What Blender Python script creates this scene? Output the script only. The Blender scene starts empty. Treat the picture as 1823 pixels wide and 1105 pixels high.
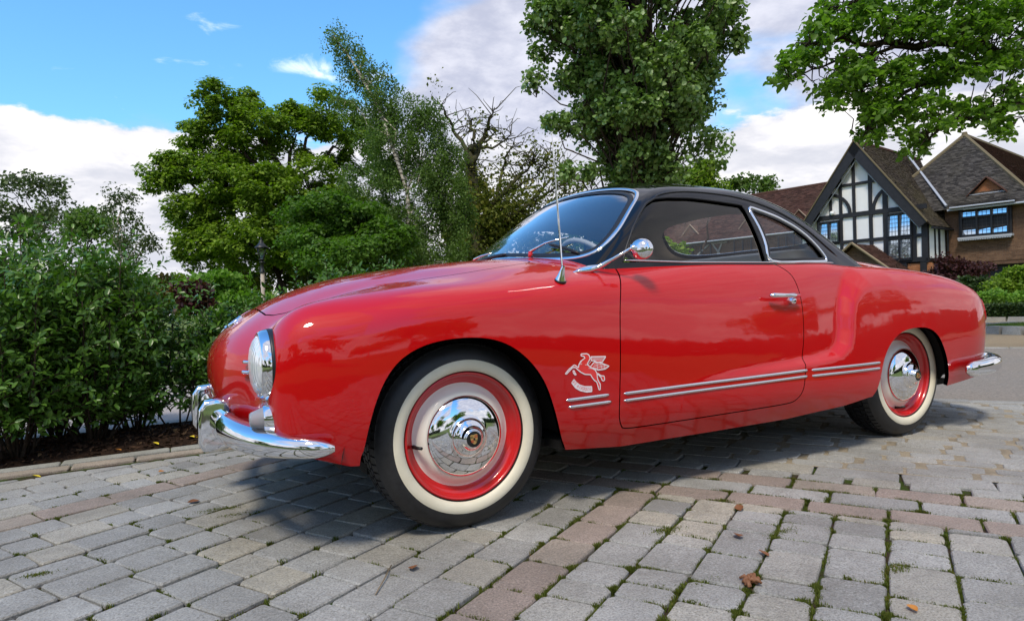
import bpy, math, random, time
import numpy as np
from mathutils import Vector, Matrix
T00 = time.time()
SC = bpy.context.scene
COL = SC.collection
R = math.radians
# ---------------------------------------------------------------- camera
cam = bpy.data.cameras.new("camera"); camo = bpy.data.objects.new("camera", cam); COL.objects.link(camo); SC.camera = camo
cam.sensor_width = 36; cam.lens = 36*1160/1823; cam.clip_end = 4000; cam.clip_start = .05
_yaw, _pit, _rol = R(28.23), R(-.68), R(-2.0)
_fw = Vector((math.sin(_yaw)*math.cos(_pit), math.cos(_yaw)*math.cos(_pit), math.sin(_pit)))
_r0 = Vector((math.cos(_yaw), -math.sin(_yaw), 0)); _u0 = _r0.cross(_fw)
_r = _r0*math.cos(_rol)+_u0*math.sin(_rol); _u = -_r0*math.sin(_rol)+_u0*math.cos(_rol)
CAMP = Vector((-.854, -2.643, .734))
camo.matrix_world = Matrix(((_r.x, _u.x, -_fw.x, CAMP.x), (_r.y, _u.y, -_fw.y, CAMP.y), (_r.z, _u.z, -_fw.z, CAMP.z), (0, 0, 0, 1)))
# ---------------------------------------------------------------- render settings
SC.view_settings.view_transform = 'Standard'; SC.view_settings.look = 'None'; SC.view_settings.gamma = 1
SC.view_settings.exposure = 0.84
SC.render.engine = 'CYCLES'
SC.cycles.max_bounces = 8; SC.cycles.diffuse_bounces = 3; SC.cycles.glossy_bounces = 5; SC.cycles.transmission_bounces = 6; SC.cycles.transparent_max_bounces = 12
SC.cycles.caustics_reflective = False; SC.cycles.caustics_refractive = False
try: SC.cycles.use_denoising = True
except Exception: pass
# ---------------------------------------------------------------- sun and sky
SUN_EL, SUN_AZ = R(56), R(226)      # azimuth clockwise from +Y
sd = Vector((math.sin(SUN_AZ)*math.cos(SUN_EL), math.cos(SUN_AZ)*math.cos(SUN_EL), math.sin(SUN_EL)))
sun = bpy.data.lights.new("sun", 'SUN'); sun.energy = 1.7; sun.angle = R(10); sun.color = (1, .90, .76)
suno = bpy.data.objects.new("sun", sun); COL.objects.link(suno); suno.rotation_euler = sd.to_track_quat('Z', 'Y').to_euler(); suno.location = (0, 0, 30)
W = bpy.data.worlds.new("World"); SC.world = W; W.use_nodes = True
wt = W.node_tree; wt.nodes.clear()
def wn(t, **k):
    n = wt.nodes.new(t)
    for a, b in k.items(): setattr(n, a, b)
    return n
def wl(a, b): wt.links.new(a, b)
wo = wn('ShaderNodeOutputWorld'); bg = wn('ShaderNodeBackground'); bg.inputs['Strength'].default_value = .13; wl(bg.outputs[0], wo.inputs[0])
sky = wn('ShaderNodeTexSky', sky_type='NISHITA'); sky.sun_disc = False; sky.sun_elevation = SUN_EL; sky.sun_rotation = SUN_AZ
sky.air_density = 1.6; sky.dust_density = .3; sky.ozone_density = 4
geo = wn('ShaderNodeTexCoord')
sep = wn('ShaderNodeSeparateXYZ'); wl(geo.outputs['Generated'], sep.inputs[0])
def math_(op, a, b=None, clamp=False):
    n = wn('ShaderNodeMath', operation=op, use_clamp=clamp)
    for i, v in enumerate((a, b)):
        if v is None: continue
        if isinstance(v, (int, float)): n.inputs[i].default_value = v
        else: wl(v, n.inputs[i])
    return n.outputs[0]
def ramp(v, pts, interp='LINEAR'):
    n = wn('ShaderNodeValToRGB'); n.color_ramp.interpolation = interp; e = n.color_ramp.elements
    while len(e) < len(pts): e.new(.5)
    for el, (p, c) in zip(e, pts): el.position = p; el.color = c if len(c) == 4 else (*c, 1)
    wl(v, n.inputs[0]); return n.outputs[0]
# clouds live on a plane above: direction / height gives flattened, receding clouds
zc = math_('MAXIMUM', sep.outputs[2], .0)
den = math_('ADD', zc, .22)
cx_ = math_('DIVIDE', sep.outputs[0], den); cy_ = math_('DIVIDE', sep.outputs[1], den)
cmb = wn('ShaderNodeCombineXYZ'); wl(cx_, cmb.inputs[0]); wl(cy_, cmb.inputs[1]); 
zz_ = math_('MULTIPLY', sep.outputs[2], 1.6); wl(zz_, cmb.inputs[2])
def wnoise(scale, detail, rough, off, dist=0.0):
    mp = wn('ShaderNodeMapping'); mp.inputs['Location'].default_value = off; wl(cmb.outputs[0], mp.inputs[0])
    n = wn('ShaderNodeTexNoise'); n.inputs['Scale'].default_value = scale; n.inputs['Detail'].default_value = detail
    n.inputs['Roughness'].default_value = rough; n.inputs['Distortion'].default_value = dist; wl(mp.outputs[0], n.inputs['Vector']); return n.outputs['Fac']
az = math_('ARCTAN2', sep.outputs[0], sep.outputs[1])
n1 = wnoise(2.3, 9, .55, (1.3, .4, .2), .25); n2 = wnoise(6.0, 7, .6, (4.1, 2.0, 0), .1); n3 = wnoise(1.1, 6, .5, (7.3, 1.1, 0)); n4 = wnoise(1.9, 5, .5, (2.3, 9.1, 0.5), .5)
def sstep(v, a, b):
    n = wn('ShaderNodeMapRange', interpolation_type='SMOOTHSTEP'); n.inputs['From Min'].default_value = a; n.inputs['From Max'].default_value = b; wl(v, n.inputs['Value']); return n.outputs[0]
nn_ = math_('ADD', math_('MULTIPLY', n1, .72), math_('MULTIPLY', n2, .28))
# cumulus bank low round the horizon
low = math_('SUBTRACT', 1.0, sstep(sep.outputs[2], .17, .34))
dA = math_('ADD', math_('SUBTRACT', nn_, .55), math_('MULTIPLY', math_('SUBTRACT', low, .5), .62))
mA = sstep(dA, .0, .07)
# a wide grey sheet on one side of the sky, thin streaks elsewhere
sheet = math_('MAXIMUM', math_('MULTIPLY', sstep(az, .12, .62), math_('SUBTRACT', 1.0, sstep(az, 2.7, 3.1))), math_('SUBTRACT', 1.0, sstep(az, -2.2, -1.0)))
dB = math_('ADD', math_('SUBTRACT', math_('ADD', math_('MULTIPLY', n3, .6), math_('MULTIPLY', n4, .4)), .60), math_('MULTIPLY', sheet, .24))
mB = sstep(dB, .0, .12)
dC = math_('SUBTRACT', n4, .60); 
def blob(a0, z0, sa, sz, k):
    u = math_('DIVIDE', math_('SUBTRACT', az, a0), sa); v = math_('DIVIDE', math_('SUBTRACT', sep.outputs[2], z0), sz)
    r2 = math_('ADD', math_('MULTIPLY', u, u), math_('MULTIPLY', v, v)); return math_('MULTIPLY', math_('POWER', 2.718, math_('MULTIPLY', r2, -1.0)), k)
wisp = math_('ADD', blob(.075, .368, .055, .016, .20), math_('ADD', blob(.125, .332, .10, .016, .20), blob(.27, .325, .11, .03, .20)))
n5 = wnoise(4.2, 8, .62, (5.5, 3.3, 2.0), 1.1)
dC = math_('ADD', math_('SUBTRACT', math_('ADD', math_('MULTIPLY', n4, .35), math_('MULTIPLY', n5, 1.0)), .83), wisp)
mC = math_('MULTIPLY', sstep(dC, .0, .24), .9)
base = wn('ShaderNodeMix', data_type='RGBA', blend_type='MULTIPLY'); base.inputs[0].default_value = 1; wl(sky.outputs[0], base.inputs[6]); base.inputs[7].default_value = (.46, .78, 1.02, 1)
def mixc(f, a, b):
    n = wn('ShaderNodeMix', data_type='RGBA'); wl(f, n.inputs[0])
    for i, v in ((6, a), (7, b)):
        if isinstance(v, tuple): n.inputs[i].default_value = (*v, 1)
        else: wl(v, n.inputs[i])
    return n.outputs[2]
K = 1/.13
sh = sstep(n2, .35, .68); shA = sstep(nn_, .42, .66)
cW = mixc(shA, (.42*K, .43*K, .48*K), (.70*K, .68*K, .68*K)); cG = mixc(sh, (.32*K, .34*K, .43*K), (.48*K, .49*K, .56*K))
c1 = mixc(mC, base.outputs[2], (.72*K, .78*K, .92*K)); c2 = mixc(mB, c1, cG); c3 = mixc(mA, c2, cW)
wl(c3, bg.inputs['Color'])

# ---------------------------------------------------------------- helpers
def mesh(name, V, F, mats=None, parent=None, smooth=True, nrm=None, mi=None, link=True):
    me = bpy.data.meshes.new(name)
    V = np.asarray(V, float)
    if isinstance(F, np.ndarray):
        n, k = F.shape
        me.vertices.add(len(V)); me.vertices.foreach_set('co', V.astype(np.float32).ravel())
        me.loops.add(n*k); me.loops.foreach_set('vertex_index', F.astype(np.int32).ravel())
        me.polygons.add(n); me.polygons.foreach_set('loop_start', np.arange(0, n*k, k, dtype=np.int32)); me.polygons.foreach_set('loop_total', np.full(n, k, np.int32))
        me.update(calc_edges=True)
    else:
        me.from_pydata([tuple(v) for v in V], [], F); me.update()
    if smooth: me.polygons.foreach_set('use_smooth', [True]*len(me.polygons))
    if mats is not None:
        for m in (mats if isinstance(mats, (list, tuple)) else [mats]): me.materials.append(m)
    if mi is not None: me.polygons.foreach_set('material_index', np.asarray(mi, np.int32))
    if nrm is not None: me.normals_split_custom_set_from_vertices([tuple(v) for v in nrm])
    me.update()
    if not link: return me
    o = bpy.data.objects.new(name, me); COL.objects.link(o)
    if parent is not None: o.parent = parent
    return o
def tag(o, label=None, cat=None, group=None, kind=None):
    if label: o['label'] = label
    if cat: o['category'] = cat
    if group: o['group'] = group
    if kind: o['kind'] = kind
    return o
def empty(name, loc=(0, 0, 0), rz=0, label=None, cat=None, group=None):
    o = bpy.data.objects.new(name, None); COL.objects.link(o); o.location = loc; o.rotation_euler = (0, 0, rz); o.empty_display_size = .2
    return tag(o, label, cat, group)
def copy_tree(o, parent=None):
    c = o.copy(); COL.objects.link(c)
    if parent is not None: c.parent = parent
    for ch in [x for x in bpy.data.objects if x.parent == o]: copy_tree(ch, c)
    return c
class MB:
    """collects primitives into one mesh"""
    def __init__(s): s.V = []; s.F = []; s.M = []
    def add(s, V, F, m=0):
        b = len(s.V); s.V += [tuple(v) for v in V]; s.F += [tuple(b+i for i in f) for f in F]; s.M += [m]*len(F); return s
    def box(s, x0, x1, y0, y1, z0, z1, m=0, M=None, bev=0):
        if bev:
            b = bev; V = []; F = []
            import bmesh as bmm
            bm = bmm.new(); bmm.ops.create_cube(bm, size=1)
            for v in bm.verts: v.co = ((x0+x1)/2+v.co.x*(x1-x0), (y0+y1)/2+v.co.y*(y1-y0), (z0+z1)/2+v.co.z*(z1-z0))
            bmm.ops.bevel(bm, geom=bm.edges[:], offset=b, segments=2, affect='EDGES', profile=.6)
            bm.verts.ensure_lookup_table(); V = [v.co.copy() for v in bm.verts]; F = [[v.index for v in f.verts] for f in bm.faces]; bm.free()
        else:
            V = [(x, y, z) for x in (x0, x1) for y in (y0, y1) for z in (z0, z1)]
            F = [(0, 1, 3, 2), (4, 6, 7, 5), (0, 4, 5, 1), (2, 3, 7, 6), (0, 2, 6, 4), (1, 5, 7, 3)]
        if M is not None: V = [M @ Vector(v) for v in V]
        return s.add(V, F, m)
    def tube(s, pts, rad, n=8, m=0, caps=True, sy=1.0, up=(0, 0, 1), closed=False):
        P = [Vector(p) for p in pts]; N = len(P); rad = rad if hasattr(rad, '__len__') else [rad]*N
        V = []; up = Vector(up)
        for i, p in enumerate(P):
            if closed: t = P[(i+1) % N]-P[i-1]
            else: t = P[min(i+1, N-1)]-P[max(i-1, 0)]
            t.normalize(); a = up-t*up.dot(t)
            if a.length < .05: a = Vector((1, 0, 0))-t*t.x
            a.normalize(); b = t.cross(a)
            for k in range(n):
                w = 2*math.pi*k/n; V.append(p+(a*math.cos(w)*sy+b*math.sin(w))*rad[i])
        F = [(i*n+k, i*n+(k+1) % n, (i+1)*n+(k+1) % n, (i+1)*n+k) for i in range(N-1) for k in range(n)]
        if closed: F += [((N-1)*n+k, (N-1)*n+(k+1) % n, (k+1) % n, k) for k in range(n)]
        elif caps: F += [tuple(range(n-1, -1, -1)), tuple((N-1)*n+k for k in range(n))]
        return s.add(V, F, m)
    def lathe(s, prof, axis='y', c=(0, 0, 0), n=48, m=0, sgn=1, ms=None):
        """prof: (r, h) ; revolved about axis through c; h along axis*sgn"""
        V = []
        for r, h in prof:
            for k in range(n):
                w = 2*math.pi*k/n; a, b = r*math.cos(w), r*math.sin(w)
                V.append({'y': (c[0]+a, c[1]+sgn*h, c[2]+b), 'x': (c[0]+sgn*h, c[1]+a, c[2]+b), 'z': (c[0]+a, c[1]+b, c[2]+sgn*h)}[axis])
        base = len(s.V)
        for i in range(len(prof)-1):
            s.F += [(base+i*n+k, base+i*n+(k+1) % n, base+(i+1)*n+(k+1) % n, base+(i+1)*n+k) for k in range(n)]
            s.M += [(ms[i] if ms else m)]*n
        s.V += V; return s
    def build(s, name, mats, parent=None, smooth=True, fixn=True, angle=None):
        o = mesh(name, s.V, s.F, mats, parent, smooth, mi=s.M if isinstance(mats, (list, tuple)) else None)
        if fixn:
            import bmesh as bmm
            bm = bmm.new(); bm.from_mesh(o.data); bmm.ops.recalc_face_normals(bm, faces=bm.faces[:]); bm.to_mesh(o.data); bm.free()
        if angle: sharp(o.data, angle)
        return o
def sharp(me, deg):
    me.set_sharp_from_angle(angle=R(deg))
# ---------------------------------------------------------------- materials
class Mat:
    def __init__(s, name):
        s.m = bpy.data.materials.new(name); s.m.use_nodes = True; s.t = s.m.node_tree; s.b = s.t.nodes['Principled BSDF']
    def n(s, t, **k):
        x = s.t.nodes.new(t)
        for a, b in k.items():
            if a in ('scale', 'detail', 'rough', 'dist'): x.inputs[{'scale': 'Scale', 'detail': 'Detail', 'rough': 'Roughness', 'dist': 'Distortion'}[a]].default_value = b
            else: setattr(x, a, b)
        return x
    def l(s, a, b): s.t.links.new(a, b)
    def set(s, **k):
        names = {'col': 'Base Color', 'rough': 'Roughness', 'metal': 'Metallic', 'coat': 'Coat Weight', 'coatr': 'Coat Roughness', 'spec': 'Specular IOR Level', 'trans': 'Transmission Weight', 'ior': 'IOR', 'alpha': 'Alpha', 'sheen': 'Sheen Weight', 'subs': 'Subsurface Weight'}
        for a, b in k.items():
            i = s.b.inputs[names[a]]
            if hasattr(b, 'is_output'): s.l(b, i)
            else: i.default_value = (*b, 1) if a == 'col' else b
        return s
    def coord(s, kind='Object'): return s.n('ShaderNodeTexCoord').outputs[kind]
    def noise(s, scale, detail=4, rough=.55, vec=None, dist=0):
        x = s.n('ShaderNodeTexNoise', scale=scale, detail=detail, rough=rough, dist=dist)
        s.l(vec if vec is not None else s.coord(), x.inputs['Vector']); return x.outputs['Fac']
    def ramp(s, v, pts):
        x = s.n('ShaderNodeValToRGB'); e = x.color_ramp.elements
        while len(e) < len(pts): e.new(.5)
        for el, (p, c) in zip(e, pts): el.position = p; el.color = (*c, 1) if not isinstance(c, (int, float)) else (c, c, c, 1)
        s.l(v, x.inputs[0]); return x.outputs[0]
    def mix(s, f, a, b, mode='MIX'):
        x = s.n('ShaderNodeMix', data_type='RGBA', blend_type=mode)
        for i, v in ((0, f), (6, a), (7, b)):
            if hasattr(v, 'is_output'): s.l(v, x.inputs[i])
            else: x.inputs[i].default_value = (*v, 1) if hasattr(v, '__len__') else v
        return x.outputs[2]
    def math(s, op, a, b=0.0):
        x = s.n('ShaderNodeMath', operation=op)
        for i, v in enumerate((a, b)):
            if hasattr(v, 'is_output'): s.l(v, x.inputs[i])
            else: x.inputs[i].default_value = v
        return x.outputs[0]
    def bump(s, h, st=.3, d=.01):
        x = s.n('ShaderNodeBump'); x.inputs['Strength'].default_value = st; x.inputs['Distance'].default_value = d
        s.l(h, x.inputs['Height']); s.l(x.outputs[0], s.b.inputs['Normal']); return s
    def rnd(s): return s.n('ShaderNodeObjectInfo').outputs['Random']
def simple(name, col, rough=.5, **k): return Mat(name).set(col=col, rough=rough, **k).m
def glassmat(name, tint=(.93, .96, .95), spec=1.0):
    m = Mat(name); t = m.t; t.nodes.remove(m.b)
    out = t.nodes['Material Output']; tr = m.n('ShaderNodeBsdfTransparent'); tr.inputs[0].default_value = (*tint, 1)
    gl = m.n('ShaderNodeBsdfGlossy'); gl.inputs['Roughness'].default_value = .0; gl.inputs['Color'].default_value = (1, 1, 1, 1)
    fr = m.n('ShaderNodeFresnel'); bf = m.n('ShaderNodeNewGeometry').outputs['Backfacing']; m.l(m.math('SUBTRACT', 1.52, m.math('MULTIPLY', bf, 1.52-1/1.52)), fr.inputs[0]); mx = m.n('ShaderNodeMixShader')
    k = m.math('MULTIPLY', fr.outputs[0], spec); k = m.math('MINIMUM', k, 1.0)
    m.l(k, mx.inputs[0]); m.l(tr.outputs[0], mx.inputs[1]); m.l(gl.outputs[0], mx.inputs[2]); m.l(mx.outputs[0], out.inputs[0])
    return m.m
m_glass = glassmat('window_glass', (.97, .985, .98), .8)
m_wsglass = glassmat('windscreen_glass', (.92, .955, .96), 2.6)

# ---------------------------------------------------------------- car surface fields (numpy)
def nspl(xk, yk):
    """natural cubic spline through (xk, yk[...]) ; linear beyond the ends"""
    xk = np.asarray(xk, float); yk = np.asarray(yk, float); n = len(xk)
    h = np.diff(xk); A = np.zeros((n, n)); B = np.zeros((n,)+yk.shape[1:])
    A[0, 0] = A[-1, -1] = 1
    d = (yk[1:]-yk[:-1])/h.reshape((-1,)+(1,)*(yk.ndim-1))
    for i in range(1, n-1):
        A[i, i-1] = h[i-1]; A[i, i] = 2*(h[i-1]+h[i]); A[i, i+1] = h[i]; B[i] = 6*(d[i]-d[i-1])
    M = np.linalg.solve(A, B.reshape(n, -1)).reshape(B.shape)
    def ev(x):
        x = np.asarray(x, float); xc = np.clip(x, xk[0], xk[-1])
        i = np.clip(np.searchsorted(xk, xc)-1, 0, n-2); hh = h[i]
        a = (xk[i+1]-xc)/hh; b = (xc-xk[i])/hh
        sh = x.shape+(1,)*(yk.ndim-1)
        a = a.reshape(sh); b = b.reshape(sh); q = (hh*hh/6).reshape(sh)
        r = a*yk[i]+b*yk[i+1]+((a**3-a)*M[i]+(b**3-b)*M[i+1])*q
        s0 = d[0]-h[0]/6*(2*M[0]+M[1]); s1 = d[-1]+h[-1]/6*(M[-2]+2*M[-1])
        return r+np.minimum(x-xk[0], 0).reshape(sh)*s0+np.maximum(x-xk[-1], 0).reshape(sh)*s1
    return ev
def blur(a, s):
    for ax in (0, 1):
        n = int(3*s)+1; k = np.exp(-.5*(np.arange(-n, n+1)/s)**2); k /= k.sum()
        # linear-extrapolated padding
        p = np.moveaxis(a, ax, 0); i = np.arange(1, n+1).reshape(-1, 1)
        lo = p[0]-(p[1]-p[0])*i[::-1]; hi = p[-1]+(p[-1]-p[-2])*i
        q = np.concatenate([lo, p, hi]); r = sum(k[j]*q[j:j+len(p)] for j in range(2*n+1))
        a = np.moveaxis(r, 0, ax)
    return a
class Tab:
    """smooth bicubic table on a regular 1 cm grid"""
    def __init__(s, uk, vk, rows, u0, u1, v0, v1, sig=2.5, st=.01, add=None):
        s.st = st; s.u0 = u0; s.v0 = v0
        s.u = np.arange(u0, u1+st, st); s.v = np.arange(v0, v1+st, st)
        R = nspl(uk, np.array(rows, float))(s.u)              # (nu, nk)
        g = nspl(vk, R.T)(s.v).T                               # (nu, nv)
        g = blur(g, sig)
        if add is not None: g = g+add(*np.meshgrid(s.u, s.v, indexing='ij'))
        s.g = g
    def __call__(s, u, v):
        u, v = np.broadcast_arrays(u, v)
        fu = np.clip((u-s.u0)/s.st, 1, s.g.shape[0]-2.001); fv = np.clip((v-s.v0)/s.st, 1, s.g.shape[1]-2.001)
        i = np.minimum(fu.astype(int), s.g.shape[0]-3); j = np.minimum(fv.astype(int), s.g.shape[1]-3); a = fu-i; b = fv-j
        def w(t): return (-.5*t+t*t-.5*t**3, 1-2.5*t*t+1.5*t**3, .5*t+2*t*t-1.5*t**3, -.5*t*t+.5*t**3)
        wa = w(a); wb = w(b); r = 0
        for p in range(4):
            for q in range(4): r = r+wa[p]*wb[q]*s.g[i+p-1, j+q-1]
        return r
def smax(a, b, k):
    h = np.maximum(k-np.abs(a-b), 0)/k
    return np.maximum(a, b)+h*h*h*k/6
def sst(t): t = np.clip(t, 0, 1); return t*t*(3-2*t)
def segdist(px, pz, poly, closed=False):
    """unsigned distance to polyline"""
    P = np.asarray(poly, float); Q = np.roll(P, -1, 0) if closed else P[1:]; P = P if closed else P[:-1]
    best = np.full(px.shape, 1e9)
    for (ax, az), (bx, bz) in zip(P, Q):
        dx, dz = bx-ax, bz-az; L = dx*dx+dz*dz+1e-12
        t = np.clip(((px-ax)*dx+(pz-az)*dz)/L, 0, 1)
        best = np.minimum(best, (px-ax-t*dx)**2+(pz-az-t*dz)**2)
    return np.sqrt(best)
def inside(px, pz, poly):
    P = np.asarray(poly, float); Q = np.roll(P, -1, 0); c = np.zeros(px.shape, bool)
    for (ax, az), (bx, bz) in zip(P, Q):
        if az == bz: continue
        c ^= ((az > pz) != (bz > pz)) & (px < (bx-ax)*(pz-az)/(bz-az)+ax)
    return c
def sdpoly(px, pz, poly):
    """positive inside"""
    d = segdist(px, pz, poly, True)
    return np.where(inside(px, pz, poly), d, -d)
def closed_spline(pts, n=8):
    """Catmull-Rom closed curve through pts"""
    P = np.asarray(pts, float); N = len(P); out = []
    for i in range(N):
        a, b, c, d = P[i-1], P[i], P[(i+1) % N], P[(i+2) % N]
        for t in np.arange(n)/n:
            out.append(.5*((2*b)+(c-a)*t+(2*a-5*b+4*c-d)*t*t+(3*b-a-3*c+d)*t**3))
    return np.array(out)

# side surface: half width over (x, z)
ZK = [.16, .22, .30, .42, .50, .60, .70, .78, .87, .95]
WR = {
 -.80: [.42, .46, .52, .56, .57, .56, .53, .48, .42, .36],
 -.68: [.54, .58, .64, .67, .68, .675, .64, .59, .53, .47],
 -.58: [.60, .645, .685, .705, .712, .712, .695, .655, .60, .54],
 -.45: [.65, .69, .725, .75, .755, .755, .742, .715, .665, .61],
 -.25: [.68, .72, .755, .778, .782, .783, .775, .757, .715, .66],
 0.0: [.70, .735, .77, .79, .795, .797, .79, .777, .74, .69],
 .4: [.715, .745, .778, .793, .797, .795, .786, .772, .735, .69],
 .7: [.72, .75, .785, .795, .796, .79, .778, .76, .715, .66],
 1.2: [.725, .755, .79, .795, .793, .784, .768, .745, .70, .65],
 1.7: [.72, .75, .781, .782, .776, .765, .75, .73, .692, .64],
 2.1: [.715, .738, .757, .757, .752, .742, .73, .712, .685, .63],
 2.45: [.71, .733, .751, .753, .751, .744, .731, .71, .68, .62],
 2.75: [.69, .714, .737, .747, .747, .741, .725, .703, .67, .61],
 2.95: [.665, .695, .722, .738, .74, .734, .715, .69, .65, .59],
 3.10: [.60, .64, .675, .695, .70, .695, .675, .645, .60, .54],
 3.20: [.52, .57, .615, .64, .645, .64, .62, .585, .54, .48],
 3.28: [.40, .46, .52, .555, .56, .555, .53, .49, .44, .38],
 3.36: [.20, .27, .35, .40, .41, .40, .37, .33, .28, .22],
}
LEDGE = [(.85, .405), (1.1, .425), (1.4, .437), (1.62, .447), (1.74, .462), (1.80, .50), (1.825, .56), (1.84, .63), (1.87, .70), (1.93, .765), (2.02, .81), (2.2, .845), (2.6, .85), (3.4, .80)]
REG = LEDGE+[(3.6, .80), (3.6, -.2), (.85, -.2)]
AMPL = nspl([.8, 1.0, 1.3, 1.6, 1.85, 2.1, 2.4, 2.8, 3.2, 3.5], [0, .004, .016, .030, .052, .062, .062, .050, .034, .02])
def ledge(x, z):
    d = segdist(x, z, LEDGE); d = np.where(inside(x, z, REG), d, -d)
    w = np.interp(x, [1.0, 1.7, 1.85, 1.95, 2.3], [.014, .020, .028, .05, .13])
    return np.clip(AMPL(x), 0, 1)*sst(d/w*.5+.5)
def lblur(x, z): return blur(ledge(x, z), 0.6)
W_ = Tab(list(WR), ZK, list(WR.values()), -.95, 3.5, .10, 1.02, add=lblur)
# top surface: height over (x, |y|)
YK = [0, .2, .4, .5, .6, .68, .76, .84]
TR = {
 -.80: [.60, .585, .54, .53, .57, .56, .50, .43],
 -.70: [.655, .645, .602, .600, .645, .632, .565, .49],
 -.60: [.715, .707, .668, .660, .702, .688, .625, .55],
 -.50: [.770, .762, .725, .715, .744, .732, .672, .60],
 -.35: [.829, .820, .789, .770, .777, .762, .716, .65],
 -.15: [.872, .863, .838, .816, .803, .788, .752, .69],
 .10: [.903, .897, .873, .850, .828, .808, .775, .72],
 .35: [.923, .917, .897, .879, .856, .828, .790, .74],
 .60: [.930, .926, .912, .897, .870, .838, .800, .76],
 .85: [.925, .922, .912, .902, .888, .855, .812, .77],
 1.15: [.91, .91, .90, .895, .885, .872, .835, .79],
 1.50: [.91, .91, .90, .895, .885, .876, .845, .80],
 1.80: [.92, .92, .91, .90, .888, .874, .845, .80],
 2.05: [.935, .93, .91, .888, .853, .854, .836, .79],
 2.30: [.940, .933, .908, .874, .838, .845, .824, .775],
 2.60: [.918, .911, .883, .848, .815, .820, .800, .755],
 2.85: [.878, .871, .842, .808, .788, .780, .756, .71],
 3.05: [.815, .808, .775, .752, .737, .726, .70, .65],
 3.20: [.735, .73, .715, .703, .692, .68, .65, .60],
 3.35: [.62, .617, .61, .60, .59, .575, .54, .49],
}
T_ = Tab(list(TR), YK, list(TR.values()), -.95, 3.5, -.05, .95)
# front face: x over (|y|, z)
FZ = [.20, .28, .36, .44, .52, .60, .68, .76, .84]
FR = {
 0.: [-.55, -.62, -.675, -.705, -.714, -.702, -.645, -.55, -.44],
 .15: [-.545, -.615, -.67, -.70, -.708, -.695, -.637, -.54, -.43],
 .30: [-.53, -.59, -.64, -.67, -.678, -.665, -.612, -.525, -.42],
 .40: [-.52, -.57, -.61, -.63, -.637, -.625, -.58, -.51, -.41],
 .46: [-.535, -.57, -.60, -.61, -.610, -.60, -.57, -.51, -.42],
 .53: [-.53, -.565, -.585, -.595, -.597, -.593, -.568, -.51, -.42],
 .60: [-.525, -.56, -.58, -.592, -.596, -.594, -.570, -.51, -.42],
 .68: [-.51, -.55, -.57, -.580, -.584, -.58, -.555, -.49, -.40],
 .76: [-.48, -.51, -.53, -.54, -.545, -.54, -.515, -.45, -.36],
}
F_ = Tab(list(FR), FZ, list(FR.values()), -.05, .95, .10, 1.02, sig=2.0)
RR = {
 0.: [3.20, 3.26, 3.29, 3.30, 3.305, 3.30, 3.27, 3.19, 3.08],
 .3: [3.19, 3.25, 3.28, 3.29, 3.295, 3.29, 3.26, 3.18, 3.07],
 .5: [3.15, 3.21, 3.24, 3.255, 3.262, 3.255, 3.225, 3.14, 3.03],
 .62: [3.10, 3.16, 3.19, 3.205, 3.213, 3.205, 3.17, 3.09, 2.97],
 .80: [2.96, 3.02, 3.05, 3.065, 3.075, 3.06, 3.02, 2.93, 2.80],
}
R_ = Tab(list(RR), FZ, list(RR.values()), -.05, .95, .10, 1.02, sig=2.0)
def Fbody(x, y, z):
    Y = np.abs(y)
    f = smax(Y-W_(x, z), (z-T_(x, Y))*.95, .07)
    k = .06
    f = smax(f, F_(Y, z)-x, k)
    return smax(f, x-R_(Y, z), .09)
# greenhouse
PC = nspl([.20, .36, .46, .58, .72, .86, 1.0, 1.15, 1.3, 1.5, 1.7, 1.9, 2.1, 2.3, 2.5, 2.8],
          [.73, .85, .930, 1.03, 1.130, 1.218, 1.270, 1.289, 1.292, 1.277, 1.228, 1.145, 1.030, .905, .78, .60])
KC = nspl([.3, .6, .86, 1.1, 1.5, 2.0, 2.5], [.04, .10, .20, .285, .29, .29, .28])
CC = lambda x: .40*(1-sst((x-.45)/.8))
WGR = {
 .20: [.60, .56, .52, .47, .41, .34],
 .60: [.655, .632, .592, .54, .48, .40],
 .90: [.680, .660, .625, .575, .518, .44],
 1.3: [.690, .671, .638, .590, .535, .46],
 1.7: [.685, .663, .627, .576, .52, .44],
 2.0: [.662, .622, .572, .515, .45, .38],
 2.3: [.625, .575, .515, .45, .39, .31],
 2.8: [.58, .54, .49, .43, .36, .28],
}
WG_ = Tab(list(WGR), [.86, .95, 1.05, 1.15, 1.23, 1.32], list(WGR.values()), .0, 3.0, .75, 1.45)
def Froof(x, y, z):
    Y = np.abs(y)
    xx = x-CC(x)*Y*Y
    t = PC(xx)-KC(x)*Y*Y
    sl = np.interp(x, [.3, .9, 1.2, 1.8, 2.3], [.8, .85, 1, .95, .9])
    return smax(Y-WG_(x, z), (z-t)*sl, .05)

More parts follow.
